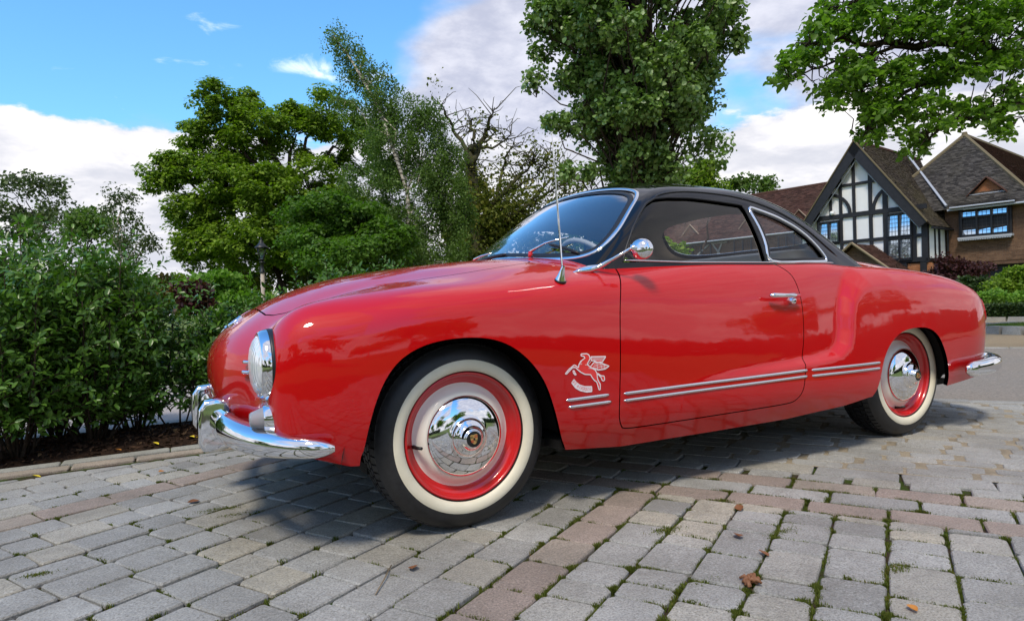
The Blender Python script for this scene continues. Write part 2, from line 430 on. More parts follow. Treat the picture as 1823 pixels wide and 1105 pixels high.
def grad(F, P, e=.002):
    x, y, z = P.T
    return np.stack([F(x+e, y, z)-F(x-e, y, z), F(x, y+e, z)-F(x, y-e, z), F(x, y, z+e)-F(x, y, z-e)], 1)/(2*e)
def project(F, P, n=3):
    for _ in range(n):
        g = grad(F, P); P = P-(F(*P.T)/np.maximum((g*g).sum(1), 1e-6))[:, None]*g
    return P
def normals(F, P):
    g = grad(F, P); return g/np.linalg.norm(g, axis=1)[:, None]
def surfnet(F, lo, hi, h):
    ax = [np.arange(a, b+h, h) for a, b in zip(lo, hi)]
    X, Y, Z = np.meshgrid(*ax, indexing='ij', sparse=True)
    V = F(X, Y, Z); V = np.broadcast_to(V, (len(ax[0]), len(ax[1]), len(ax[2])))
    S = V < 0; n = np.array(V.shape)
    ncell = n-1
    acc = np.zeros(tuple(ncell)+(3,)); cnt = np.zeros(tuple(ncell))
    quads = []
    cid = -np.ones(tuple(ncell), int)
    edges = []
    for a in range(3):
        sl0 = [slice(None)]*3; sl1 = [slice(None)]*3; sl0[a] = slice(0, -1); sl1[a] = slice(1, None)
        c = S[tuple(sl0)] != S[tuple(sl1)]
        I = np.argwhere(c); v0 = V[tuple(I.T)]; J = I.copy(); J[:, a] += 1; v1 = V[tuple(J.T)]
        t = v0/(v0-v1); p = I.astype(float); p[:, a] += t
        b, d = [(1, 2), (2, 0), (0, 1)][a]
        ok = (I[:, b] > 0) & (I[:, d] > 0) & (I[:, b] < ncell[b]) & (I[:, d] < ncell[d])
        for ob, od in ((0, 0), (-1, 0), (-1, -1), (0, -1)):
            K = I.copy(); K[:, b] += ob; K[:, d] += od
            m = (K >= 0).all(1) & (K < ncell).all(1)
            np.add.at(acc, tuple(K[m].T), p[m]); np.add.at(cnt, tuple(K[m].T), 1)
        edges.append((I[ok], (v0 < 0)[ok], b, d))
    act = cnt > 0; cid[act] = np.arange(act.sum())
    P = acc[act]/cnt[act][:, None]; P = P*h+np.array(lo)
    for I, inn, b, d in edges:
        q = []
        for ob, od in ((0, 0), (-1, 0), (-1, -1), (0, -1)):
            K = I.copy(); K[:, b] += ob; K[:, d] += od; q.append(cid[tuple(K.T)])
        q = np.stack(q, 1); q = np.where(inn[:, None], q, q[:, ::-1]); quads.append(q)
    Q = np.concatenate(quads)
    return P, Q
def tris(Q): return np.concatenate([Q[:, [0, 1, 2]], Q[:, [0, 2, 3]]])
def compact(P, T):
    u, inv = np.unique(T, return_inverse=True); return P[u], inv.reshape(T.shape)
def clip(P, T, g):
    """keep g>0 of a triangle mesh, cut along g=0"""
    eps = 1e-5; g = np.where(np.abs(g) < eps, eps, g)
    s = g[T] > 0; n = s.sum(1); keep = T[n == 3]
    out = [keep]; newP = [P]; base = len(P); cache = {}
    for k in (1, 2):
        m = n == k; t = T[m]; ss = s[m]
        if not len(t): continue
        odd = np.argmax(ss if k == 1 else ~ss, 1); r = np.arange(len(t))
        a = t[r, odd]; b = t[r, (odd+1) % 3]; c = t[r, (odd+2) % 3]
        def pt(i, j):
            lo = np.minimum(i, j); hi = np.maximum(i, j); return lo, hi
        l1, h1 = pt(a, b); l2, h2 = pt(a, c)
        key = np.concatenate([np.stack([l1, h1], 1), np.stack([l2, h2], 1)])
        cache[k] = (a, b, c, key)
    if cache:
        allk = np.concatenate([v[3] for v in cache.values()]); uk, inv = np.unique(allk, axis=0, return_inverse=True); inv = inv.ravel()
        i, j = uk.T; w = (g[i]/(g[i]-g[j]))[:, None]; NP = P[i]+(P[j]-P[i])*w; newP.append(NP); off = 0
        for k, (a, b, c, key) in cache.items():
            m = len(a); p1 = base+inv[off:off+m]; p2 = base+inv[off+m:off+2*m]; off += 2*m
            if k == 1: out.append(np.stack([a, p1, p2], 1))
            else: out += [np.stack([p1, b, c], 1), np.stack([p1, c, p2], 1)]
    T2 = np.concatenate(out)
    return compact(np.concatenate(newP), T2)

# ================================================================= THE PLACE
rnd = random.Random(7); nprng = np.random.default_rng(11)
Rh = np.array([math.cos(_yaw), -math.sin(_yaw), 0]); Fh = np.array([math.sin(_yaw), math.cos(_yaw), 0]); C0 = np.array(CAMP)
def at(px, d, z=0.0):
    """ground position in the direction of a column of the photograph, d metres ahead"""
    p = C0+Fh*d+Rh*((px-911.5)/1160*d); return (p[0], p[1], z)
# ---------------------------------------------------------------- ground sheets
def sheet(name, pts, z, mat, kind='structure', label=None):
    mb = MB(); mb.add([(a, b, z) for a, b in pts], [tuple(range(len(pts)))]); o = mb.build(name, mat, smooth=False, fixn=False); tag(o, kind=kind); return o
mg = Mat('lawn_grass'); c_ = mg.coord(); a_ = mg.noise(.35, 5, .6, c_); b_ = mg.noise(30, 6, .7, c_)
mg.set(col=mg.mix(mg.math('MULTIPLY', b_, .8), mg.ramp(a_, [(.35, (.055, .10, .018)), (.65, (.12, .17, .03))]), (.16, .20, .05)), rough=.9, spec=.2); mg.bump(b_, .6, .05)
sheet('ground', [(-300, -300), (600, -300), (600, 600), (-300, 600)], -.06, mg.m)
def ST(s, t): return (s*.8526-t*.5225, s*.5225+t*.8526)
mj = Mat('joint_moss_and_grit'); c_ = mj.coord(); a_ = mj.noise(9, 5, .65, c_); b_ = mj.noise(160, 4, .7, c_); e_ = mj.noise(2.2, 3, .6, c_)
soil = mj.ramp(b_, [(.3, (.022, .015, .010)), (.7, (.085, .06, .042))]); moss = mj.ramp(b_, [(.3, (.018, .035, .006)), (.7, (.08, .12, .022))])
mj.set(col=mj.mix(mj.ramp(mj.math('ADD', mj.math('MULTIPLY', a_, .6), mj.math('MULTIPLY', e_, .4)), [(.47, 0.), (.55, 1.)]), soil, moss), rough=.95, spec=.1); mj.bump(b_, .8, .01)
paving = sheet('paving', [ST(-3.6, -4.5), ST(3.02, -4.5), ST(3.02, 1.9), (1.6, 3.02), (-4.2, 1.62), (-4.2, -2.5)], -.013, mj.m)
# asphalt lane beyond the paving
ma = Mat('lane_asphalt'); c_ = ma.coord(); a_ = ma.noise(75, 5, .8, c_); b_ = ma.noise(.9, 4, .6, c_); d_ = ma.noise(28, 5, .85, c_)
ma.set(col=ma.mix(ma.ramp(d_, [(.56, 0.), (.62, .8)]), ma.mix(ma.ramp(b_, [(.35, 0.), (.65, 1.)]), ma.ramp(a_, [(.3, (.12, .108, .092)), (.72, (.34, .31, .27))]), ma.ramp(a_, [(.3, (.13, .112, .092)), (.72, (.36, .315, .262))])), (.36, .30, .25)), rough=.85, spec=.25); ma.bump(a_, .5, .01)
sheet('lane', [ST(2.96, -9), ST(7.52, -9), ST(7.52, 9), ST(2.96, 9)], -.006, ma.m)
mgv = Mat('yellow_gravel'); c_ = mgv.coord(); a_ = mgv.noise(120, 4, .8, c_); b_ = mgv.noise(1.2, 4, .6, c_)
mgv.set(col=mgv.mix(mgv.ramp(b_, [(.4, 0.), (.65, .5)]), mgv.ramp(a_, [(.3, (.22, .165, .10)), (.7, (.45, .36, .24))]), (.22, .18, .12)), rough=.9, spec=.2); mgv.bump(a_, .8, .02)
sheet('gravel_drive', [ST(7.45, -14), ST(19, -14), ST(19, 9), ST(7.45, 9)], -.012, mgv.m)
mp_ = Mat('pale_path'); c_ = mp_.coord(); a_ = mp_.noise(150, 4, .75, c_); b_ = mp_.noise(.8, 4, .6, c_)
mp_.set(col=mp_.mix(mp_.ramp(b_, [(.35, 0.), (.7, .5)]), mp_.ramp(a_, [(.3, (.30, .265, .24)), (.7, (.50, .455, .42))]), (.30, .27, .24)), rough=.85, spec=.25); mp_.bump(a_, .4, .01)
path = sheet('garden_path', [(-9, 2.20), (-1.4, 2.42), (2.2, 2.55), (3.2, 3.1), (3.2, 5.3), (-9, 4.6)], -.004, mp_.m)
ms = Mat('bark_mulch_soil'); c_ = ms.coord(); a_ = ms.noise(28, 6, .7, c_); b_ = ms.noise(110, 4, .7, c_)
ms.set(col=ms.mix(ms.ramp(b_, [(.5, 0.), (.7, .8)]), ms.ramp(a_, [(.3, (.006, .0035, .0022)), (.7, (.045, .024, .014))]), (.075, .043, .026)), rough=.95, spec=.15); ms.bump(a_, 1.0, .03)
# bed: bumpy strip
nx, ny = 160, 26; V = []
for j in range(ny):
    for i in range(nx):
        x = -4.2+i*.045; y0 = 1.46+.0*x; y1 = 2.34+.04*(x+1.4); y = y0+(y1-y0)*j/(ny-1)
        V.append((x, y, -.028+.055*math.sin(math.pi*j/(ny-1))**.6+.014*rnd.random()))
mb = MB(); mb.add(V, [(j*nx+i, j*nx+i+1, (j+1)*nx+i+1, (j+1)*nx+i) for j in range(ny-1) for i in range(nx-1)]); bed = mb.build('planting_bed', ms.m, fixn=False); tag(bed, kind='structure')
msd = Mat('sandy_joint_grit'); c_ = msd.coord(); a_ = msd.noise(140, 4, .75, c_); b_ = msd.noise(7, 4, .6, c_); msd.set(col=msd.mix(msd.ramp(b_, [(.45, 0.), (.6, .5)]), msd.ramp(a_, [(.3, (.22, .18, .12)), (.7, (.42, .35, .24))]), (.13, .11, .075)), rough=.95); msd.bump(a_, .6, .01)
sheet('sand_joints', [ST(.90, -4.5), ST(2.98, -4.5), ST(2.98, 1.9), ST(.90, 2.3)], -.0030, msd.m)
# ---------------------------------------------------------------- paving stones
def stone_mat(name, lo, hi, warm, src):
    m = Mat(name); c_ = m.coord('Object') if src == 'geo' else m.n('ShaderNodeNewGeometry').outputs['Position']
    c_ = m.n('ShaderNodeNewGeometry').outputs['Position']
    g1 = m.noise(170, 4, .85, c_); g2 = m.noise(26, 5, .65, c_); g3 = m.noise(2.4, 4, .6, c_)
    if src == 'obj': r_ = m.rnd()
    else:
        at_ = m.n('ShaderNodeAttribute'); at_.attribute_name = 'tint'; r_ = at_.outputs['Fac']
    base = m.ramp(r_, [(0, lo), (.45, hi), (.62, warm), (.75, tuple(.5*(a+b) for a, b in zip(lo, hi))), (1, hi)])
    base = m.mix(m.ramp(g1, [(.36, .75), (.52, 0.)]), base, tuple(v*.34 for v in lo)); base = m.mix(m.ramp(g1, [(.56, 0.), (.68, .65)]), base, tuple(min(.7, v*1.7) for v in hi))
    base = m.mix(m.ramp(g2, [(.45, 0.), (.75, .35)]), base, tuple(v*.62 for v in lo)); base = m.mix(m.ramp(g3, [(.36, .42), (.6, 0.)]), base, (.12, .11, .09)); base = m.mix(m.ramp(m.noise(55, 3, .7, c_), [(.62, 0.), (.70, .4)]), base, (.10, .10, .075))
    m.set(col=base, rough=.72, spec=.35); hb = m.math('ADD', m.math('MULTIPLY', g1, .4), g2); m.bump(hb, .9, .008); return m.m
SM = {k: {s: stone_mat('sett_%s_%s' % (k, s), *v, s) for s in ('obj', 'geo')} for k, v in {
    'grey': ((.31, .308, .287), (.44, .435, .405), (.47, .43, .335)), 'pink': ((.31, .25, .21), (.40, .325, .275), (.38, .33, .27)), 'pale': ((.34, .335, .31), (.44, .435, .40), (.41, .39, .33)), 'beige': ((.40, .33, .26), (.44, .37, .29), (.42, .37, .30)), 'kerb': ((.36, .36, .31), (.42, .42, .37), (.40, .40, .36))}.items()}
STONES = []
def clipw(poly, n, c):
    out = []
    for i in range(len(poly)):
        a, b = poly[i-1], poly[i]; da = a[0]*n[0]+a[1]*n[1]-c; db = b[0]*n[0]+b[1]*n[1]-c
        if (da <= 0) != (db <= 0): t = da/(da-db); out.append((a[0]+(b[0]-a[0])*t, a[1]+(b[1]-a[1])*t))
        if db <= 0: out.append(b)
    return out
def kerby(x): return 1.385+.035*math.sin((x+1.9)*.9)
def stone(P4, kind, jit=.004, planes=(), cut=.011, top=0.0):
    cx = sum(p[0] for p in P4)/4; cy = sum(p[1] for p in P4)/4
    P4 = [(p[0]+rnd.uniform(-jit, jit), p[1]+rnd.uniform(-jit, jit)) for p in P4]
    for n, c in planes:
        P4 = clipw(P4, n, c)
        if len(P4) < 3: return
    A = .5*sum(P4[i-1][0]*P4[i][1]-P4[i][0]*P4[i-1][1] for i in range(len(P4)))
    if abs(A) < .0012: return
    if A < 0: P4 = P4[::-1]
    STONES.append((P4, kind, cut, top, abs(A)))
def row(A, th, w, u0, u1, kind, lmin, lmax, gap=.006, planes=(), jgap=None, phase=0.0, cut=.006, jit=.003):
    d = (math.cos(th), math.sin(th)); n = (-d[1], d[0]); u = u0+phase
    jgap = gap if jgap is None else jgap
    while u < u1:
        L = rnd.uniform(lmin, lmax); g = gap/2; sk = rnd.uniform(-.004, .004)
        Q = [(A[0]+d[0]*a+n[0]*b, A[1]+d[1]*a+n[1]*b) for a, b in ((u+jgap/2, g), (u+L-jgap/2, g), (u+L-jgap/2+sk, w-g), (u+jgap/2+sk, w-g))]
        cxy = (sum(q[0] for q in Q)/4, sum(q[1] for q in Q)/4)
        stone(Q, kind, jit=jit, planes=planes, cut=cut); u += L
d0 = (.8526, .5225); n0 = (-.5225, .8526)
pl_s = ((d0, .262),)                                    # keep s < .262
def edge_plane(x): return ((0.0, 1.0), kerby(x)-.235)
A0 = (n0[0]*-.872+d0[0]*.2, n0[1]*-.872+d0[1]*.2)
for k in range(0, 26):
    th = R(31.5-.55*max(0, k-1)); A = (A0[0]+n0[0]*.150*k, A0[1]+n0[1]*.150*k)
    kind = 'pink' if k == 11 else 'grey'
    w = .150
    row(A, th, w, -3.6, 1.4, kind, .11 if kind == 'grey' else .22, .205 if kind == 'grey' else .27, planes=pl_s+(((-.06, 1.0), 1.17),), phase=rnd.uniform(0, .2))
# main pink course, then the courses on its right
row((n0[0]*-1.03+d0[0]*-3, n0[1]*-1.03+d0[1]*-3), R(31.5), .152, 0, 3.4, 'pink', .165, .205, planes=pl_s, gap=.008, cut=.010)
for k in range(1, 24):
    t_ = -1.03-.150*k; row((n0[0]*t_+d0[0]*-2.6, n0[1]*t_+d0[1]*-2.6), R(31.5), .150, 0, 3.0, 'grey', .085, .225, planes=pl_s, gap=.009, cut=.010, phase=rnd.uniform(0, .15), jit=.0045)
# transverse bands
kl = (((-.06, 1.0), 1.17),)
for s0, w, kind, l0, l1, g, jg in ((.265, .128, 'pink', .24, .29, .010, .010), (.398, .132, 'grey', .22, .30, .010, .010), (.535, .128, 'pink', .24, .29, .008, .008), (.668, .095, 'pale', .17, .20, .008, .03), (.768, .135, 'grey', .25, .32, .008, .010)):
    A = ST(s0+w, -4.4); row(A, R(31.5+90), w, 0, 7, kind, l0, l1, planes=kl, gap=g, jgap=jg)
s_ = .908; kk = 0
while s_ < 2.9:
    w = rnd.uniform(.088, .112); A = ST(s_+w, -4.6); row(A, R(31.5+90), w, 0, 7, 'pale', .20, .25, planes=kl, gap=.007, jgap=.034 if kk % 2 else .016, phase=rnd.uniform(0, .2), cut=.013, jit=.005); s_ += w; kk += 1
# kerb and the beige course inside it
def kerbrow(off, w, kind, L):
    x = -4.3
    while x < 3.0:
        l = L*rnd.uniform(.9, 1.1); y0, y1 = kerby(x)+off, kerby(x+l)+off
        stone([(x+.004, y0), (x+l-.004, y1), (x+l-.004, y1+w-.006), (x+.004, y0+w-.006)], kind, jit=.002, cut=.006, top=.004 if kind == 'kerb' else 0); x += l
kerbrow(-.10, .105, 'kerb', .50); kerbrow(-.205, .10, 'beige', .30)
x = -4.4
while x < 3:
    l = rnd.uniform(.42, .5); y0 = 2.25+.04*(x+1.4)
    stone([(x+.004, y0), (x+l-.004, y0+.04*l), (x+l-.004, y0+.04*l+.12), (x+.004, y0+.12)], 'kerb', jit=.003, cut=.01, top=.012); x += l
# sett edging at the lane
t_ = -8.0
while t_ < 8:
    for s0, w in ((7.42, .10),):
        l = rnd.uniform(.3, .42); stone([ST(s0, t_+.01), ST(s0+w, t_+.01), ST(s0+w, t_+l), ST(s0, t_+l)], 'pale', cut=.01, top=.003); t_ += l
t_ = -5.0
while t_ < 4:
    l = rnd.uniform(.4, .6); stone([ST(2.90, t_+.01), ST(3.02, t_+.01), ST(3.02, t_+l), ST(2.90, t_+l)], 'pale', cut=.006, top=.003); t_ += l
def stone_geo(P4, cut, top, rg):
    """12-ish sided cobble with a bevelled top edge"""
    ring = []; n = len(P4)
    for i in range(n):
        p, a, b = Vector(P4[i]), Vector(P4[i-1]), Vector(P4[(i+1) % n]); c = cut*rg.uniform(.7, 1.5)
        ea, eb = (a-p), (b-p); la, lb = max(ea.length, 1e-4), max(eb.length, 1e-4)
        ring.append(p+ea/la*min(c, la*.4)); ring.append(p+eb/lb*min(c, lb*.4))
    m = len(ring); cx = sum(v.x for v in ring)/m; cy = sum(v.y for v in ring)/m; c = Vector((cx, cy)); h = top+rg.uniform(-.0022, .0018); tx, ty = rg.uniform(-.012, .012), rg.uniform(-.012, .012)
    ins = .0045
    V = [(v.x, v.y, -.03) for v in ring]+[(v.x, v.y, h-.0045) for v in ring]
    for v in ring:
        w = v-c; w = c+w*(1-ins/max(w.length, .01)); V.append((w.x, w.y, h+(w.x-cx)*tx+(w.y-cy)*ty))
    F = []
    for k in (0, 1):
        for i in range(m): F.append((k*m+i, k*m+(i+1) % m, (k+1)*m+(i+1) % m, (k+1)*m+i))
    F.append(tuple(2*m+i for i in range(m)))
    return V, F
def seen(c):
    d = np.array((c[0], c[1], 0))-C0; z = d@Fh
    if z < .6: return None
    px = 911.5+1160*(d@Rh)/z; py = 538.7-.0349*(px-911.5)+1160*.734/z
    return px, py, z
rank = []
for i, (P4, kind, cut, top, A) in enumerate(STONES):
    c = (sum(p[0] for p in P4)/len(P4), sum(p[1] for p in P4)/len(P4)); s = seen(c)
    if s is None or not (-60 < s[0] < 1890 and s[1] < 1190): rank.append((0, i)); continue
    # under the car in shade behind the wheels the stones are hidden: count them less
    hid = -.40 < c[0] < 2.6 and -.55 < c[1] < 1.3
    rank.append((A*.734/s[2]**3*(0 if hid else 1), i))
rank.sort(reverse=True); single = {i for v, i in rank[:300] if v > 0}
inview = {i for v, i in rank if v > 0} | {i for i, st in enumerate(STONES) if seen((st[0][0][0], st[0][0][1])) is not None}
batch = {}
for i, (P4, kind, cut, top, A) in enumerate(STONES):
    V, F = stone_geo(P4, cut, top, rnd)
    if i in single:
        c = Vector((sum(v[0] for v in V)/len(V), sum(v[1] for v in V)/len(V), 0))
        me = bpy.data.meshes.new('paving_stone'); me.from_pydata([(v[0]-c.x, v[1]-c.y, v[2]) for v in V], [], F); me.materials.append(SM[kind]['obj'])
        o = bpy.data.objects.new('paving_stone', me); COL.objects.link(o); o.location = c; o.parent = paving
    else:
        b = batch.setdefault(kind, ([], [], [])); k = len(b[0]); b[0].extend(V); b[1].extend([tuple(k+j for j in f) for f in F]); b[2].extend([rnd.random()]*len(V))
mats = []; V = []; F = []; M = []; Tn = []
for kind, b in batch.items():
    k = len(V); V += b[0]; F += [tuple(k+j for j in f) for f in b[1]]; M += [len(mats)]*len(b[1]); mats.append(SM[kind]['geo']); Tn += b[2]
o = mesh('paving_stones_far', V, F, mats, paving, smooth=False, mi=M); a = o.data.attributes.new('tint', 'FLOAT', 'POINT'); a.data.foreach_set('value', Tn)
o.name = 'stone_field'; tag(o, kind='stuff')
print('stones', len(STONES), round(time.time()-T00, 1))
# moss and grass tufts in the joints: little leaning blades
def leaf_mat(name, a, b, tl=.35, rough=.5, sc=3.0, gloss=.35, extra=None, var='noise'):
    m = Mat(name); t = m.t; c_ = m.n('ShaderNodeNewGeometry'); isl = c_.outputs['Random Per Island']
    nz = m.noise(sc, 3, .6, c_.outputs['Position'])
    f = m.math('ADD', m.math('MULTIPLY', isl, .6), m.math('MULTIPLY', nz, .5))
    pts = [(.15, a), (.85, b)] if extra is None else [(.15, a), (.75, b), (.97, extra)]
    col = m.ramp(f, pts); m.set(col=col, rough=rough, spec=gloss)
    tr = m.n('ShaderNodeBsdfTranslucent'); m.l(m.mix(1.0, col, (1.3, 1.6, .5), 'MULTIPLY'), tr.inputs[0]); mx = m.n('ShaderNodeMixShader'); mx.inputs[0].default_value = tl
    m.l(m.b.outputs[0], mx.inputs[1]); m.l(tr.outputs[0], mx.inputs[2]); m.l(mx.outputs[0], t.nodes['Material Output'].inputs[0]); return m.m
m_moss = leaf_mat('moss_green', (.045, .06, .010), (.13, .16, .03), .3, .8, 4, .1, (.17, .085, .035))
V = []; F = []
def blade(x, y, h, w, lean, a):
    k = len(V); dx, dy = math.cos(a), math.sin(a); lx, ly = math.cos(a+1.3)*lean, math.sin(a+1.3)*lean
    V.extend([(x-dx*w, y-dy*w, -.012), (x+dx*w, y+dy*w, -.012), (x+lx*.5+dx*w*.6, y+ly*.5+dy*w*.6, h*.6-.008), (x+lx, y+ly, h-.008)]); F.append((k, k+1, k+2, k+3))
for (P4, kind, cut, top, A) in STONES:
    c = P4[0]; s = seen(c)
    if s is None or not (-40 < s[0] < 1880) or s[2] > 4.5 or kind in ('kerb', 'pale') or A < .002 or c[0]*.8526+c[1]*.5225 > .85: continue
    under = (-.3 < c[0] < 2.3 and -.5 < c[1] < .7)
    if under: continue
    for e in range(len(P4)):
        p, q = P4[e-1], P4[e]; L = math.hypot(p[0]-q[0], p[1]-q[1])
        lush = .60+.45*math.sin(p[0]*5.1+1.7*math.sin(p[1]*4.3))+(.40 if c[0]*.5225*-1+c[1]*.8526 < -.45 else -.10)+(.25 if c[0] > .2 else 0)
        if rnd.random() > .62*lush: continue
        u0 = rnd.random(); ln = rnd.uniform(.2, .7); nb = int(L*ln*900*max(.4, lush))
        cr = rnd.random() < .3
        for b in range(nb):
            t = min(1, max(0, u0+rnd.gauss(0, ln*.25))) if not cr else rnd.gauss(0, .05)
            off = rnd.gauss(0, .0042)
            x = p[0]+(q[0]-p[0])*t-(q[1]-p[1])/L*off; y = p[1]+(q[1]-p[1])*t+(q[0]-p[0])/L*off
            hh = rnd.uniform(.0075, .0125)*(1.25 if cr else 1); blade(x, y, hh, rnd.uniform(.0012, .003), rnd.uniform(0, .009), rnd.uniform(0, 6.28))
for (px, py, n, sp) in ((375, 908, 260, .035), (400, 918, 120, .03), (1170, 645+300, 200, .03), (1650, 842, 0, 0), (880, 905, 0, 0), (1250, 1035, 90, .02), (45, 1025, 160, .02), (1385, 948, 240, .03), (1590, 1012, 200, .025)):
    if not n: continue
    z = 1160*.734/(py-538.7+.0349*(px-911.5)); c = at(px, z)
    for b in range(n*2): blade(c[0]+rnd.gauss(0, sp), c[1]+rnd.gauss(0, sp*.4), rnd.uniform(.008, .015), rnd.uniform(.0015, .0035), rnd.uniform(0, .012), rnd.uniform(0, 6.28))
o = mesh('joint_moss', V, F, m_moss, None, smooth=False); tag(o, kind='stuff'); print('moss', len(F), round(time.time()-T00, 1))
# dead leaves and twigs lying about
m_litter = leaf_mat('leaf_litter', (.10, .035, .012), (.30, .14, .04), .15, .7, 9, .2, (.62, .45, .03))
def litterleaf(name, pos, sc, rz, mat, label, group=None, curl=.25):
    V = []; n = 7
    for i in range(n):
        u = i/(n-1); w = math.sin(math.pi*u**.8)*.34+.02*(i == 0)
        for s in (-1, 0, 1): V.append(((u-.5)*sc, s*w*sc*.9, sc*(curl*abs(s)*w*1.6+curl*.5*(u-.5)**2*2)+.003))
    F = [(3*i+j, 3*i+3+j, 3*i+4+j, 3*i+1+j) for i in range(n-1) for j in (0, 1)]
    o = mesh(name, V, F, mat); o.location = pos; o.rotation_euler = (rnd.uniform(-.3, .3), rnd.uniform(-.2, .2), rz); tag(o, label, 'leaf', group); return o
m_yl = simple('yellow_leaf', (.75, .58, .04), .5); m_bl = simple('brown_leaf', (.20, .085, .035), .6); m_ol = simple('orange_leaf', (.50, .20, .03), .55)
def gp(px, py): z = 1160*.734/(py-538.7+.0349*(px-911.5)); return at(px, z)
for px, py, sc, m_, lb in ((268, 795, .05, m_yl, 'bright yellow fallen leaf standing upright on the soil by the kerb'), (335, 783, .05, m_yl, 'yellow fallen leaf on the soil left of the chrome bumper guard'), (208, 779, .05, m_yl, 'yellow leaf lying flat on the soil under the middle shrub'), (200, 806, .04, m_ol, 'orange yellow curled leaf at the bed edge below the middle shrub'), (80, 795, .03, m_yl, 'small yellow leaf on the soil between the two left shrubs'), (275, 842, .035, m_ol, 'small orange leaf on the paving near the pinkish course'), (52, 851, .05, m_yl, 'small heap of yellow leaf debris on the beige course'), (1305, 908, .05, m_bl, 'reddish brown leaf on the paving below the pink band'), (1300, 958, .05, m_bl, 'long brown leaf scrap in a mossy joint right of centre'), (1345, 990, .04, m_bl, 'dry brown scrap of leaf on a paving stone'), (1610, 1090, .035, m_ol, 'orange leaf tip near the bottom edge of the paving'), (330, 897, .05, m_bl, 'dry brown leaf lying left of the green weed tuft'), (830, 982, .0, m_bl, ''), (720, 1016, .045, m_bl, 'flat brown leaf pressed on a stone below the front wheel')):
    if sc: p = gp(px, py); litterleaf('fallen_leaf', (p[0], p[1], .012 if p[1] > 1.4 else .002), sc, rnd.uniform(0, 6), m_, lb, 'fallen leaves on the ground')
mb = MB()
p = gp(1325, 1040)
for k in range(14):
    a = rnd.uniform(0, 6.28); L = rnd.uniform(.012, .03); c = (p[0]+rnd.gauss(0, .014), p[1]+rnd.gauss(0, .01)); mb.tube([(c[0], c[1], .004), (c[0]+L*.6*math.cos(a), c[1]+L*.6*math.sin(a), .016), (c[0]+L*math.cos(a), c[1]+L*math.sin(a), .008)], [.004, .006, .003], 6)
o = mb.build('seed_cluster', m_bl); tag(o, 'crumpled brown seed cluster on the paving near the bottom right', 'debris')
mb = MB(); a, b = gp(650, 1062), gp(680, 1010); mb.tube([tuple(Vector(a)+Vector((0, 0, .003))), tuple((Vector(a)+Vector(b))/2+Vector((.004, 0, .008))), tuple(Vector(b)+Vector((0, 0, .004)))], .0018, 5); tw = mb.build('thin_twig', simple('twig_brown', (.2, .15, .09), .7)); tag(tw, 'thin pale twig lying across a paving stone at bottom left', 'twig')
# mulch crumbs on the bed
V = []; F = []
for i in range(5200):
    x = rnd.uniform(-3.6, .5); v = rnd.random(); y = 1.47+v*(2.26+.04*(x+1.4)-1.47); z = -.02+.055*math.sin(math.pi*v)**.6; L = rnd.uniform(.006, .03); w = L*rnd.uniform(.2, .6); a = rnd.uniform(0, 6.28); k = len(V); tz = rnd.uniform(.002, .014)
    dx, dy = math.cos(a)*L, math.sin(a)*L; ex, ey = -math.sin(a)*w, math.cos(a)*w
    V += [(x, y, z+.002), (x+dx, y+dy, z+tz), (x+dx+ex, y+dy+ey, z+tz+.006), (x+ex, y+ey, z+.012)]; F.append((k, k+1, k+2, k+3))
o = mesh('bark_mulch', V, F, leaf_mat('mulch_chips', (.012, .007, .004), (.07, .04, .024), .0, .9, 8, .1, (.20, .13, .06)), None, smooth=False); tag(o, kind='stuff')
# ---------------------------------------------------------------- vegetation
def leafcloud(centers, normals_, size, mat, name, parent, shape='leaf', droop=.0, rng=nprng, flat=.0, aspect=.55, sizevar=.35):
    """centers (n,3): one leaf each ; normals_ preferred facing"""
    n = len(centers); C = np.asarray(centers); s = size*(1+sizevar*rng.standard_normal(n)).clip(.4, 1.8)
    N = rng.standard_normal((n, 3)); N = N/np.linalg.norm(N, axis=1)[:, None]*(1-flat)+np.asarray(normals_)*flat+np.array([0, 0, .25]); N /= np.linalg.norm(N, axis=1)[:, None]
    A = rng.standard_normal((n, 3)); A[:, 2] -= droop; A -= N*(A*N).sum(1)[:, None]; A /= np.linalg.norm(A, axis=1)[:, None]; B = np.cross(N, A)
    if shape == 'leaf':      # folded pointed leaf, 6 points, 4 tris
        loc = [(0, 0, 0), (.35, .5*aspect, .10), (.75, .36*aspect, .07), (1, 0, -.04), (.75, -.36*aspect, .07), (.35, -.5*aspect, .10), ]
        F = [(0, 1, 2), (0, 2, 3), (0, 3, 4), (0, 4, 5)]
    else:                     # diamond
        loc = [(0, 0, 0), (.5, .5*aspect, .08), (1, 0, 0), (.5, -.5*aspect, .08)]; F = [(0, 1, 2), (0, 2, 3)]
    V = np.concatenate([(C+s[:, None]*(a*A+b*B+c*N))[:, None] for a, b, c in loc], 1).reshape(-1, 3); k = len(loc)
    T = (np.arange(n)[:, None, None]*k+np.array(F)[None]).reshape(-1, 3)
    return mesh(name, V, T, mat, parent, smooth=False)
def blobpts(center, rad, n, rng=nprng, shell=.55):
    d = rng.standard_normal((n, 3)); d /= np.linalg.norm(d, axis=1)[:, None]; r = (shell+(1-shell)*rng.random(n)**.5)
    return np.asarray(center)+d*r[:, None]*np.asarray(rad), d
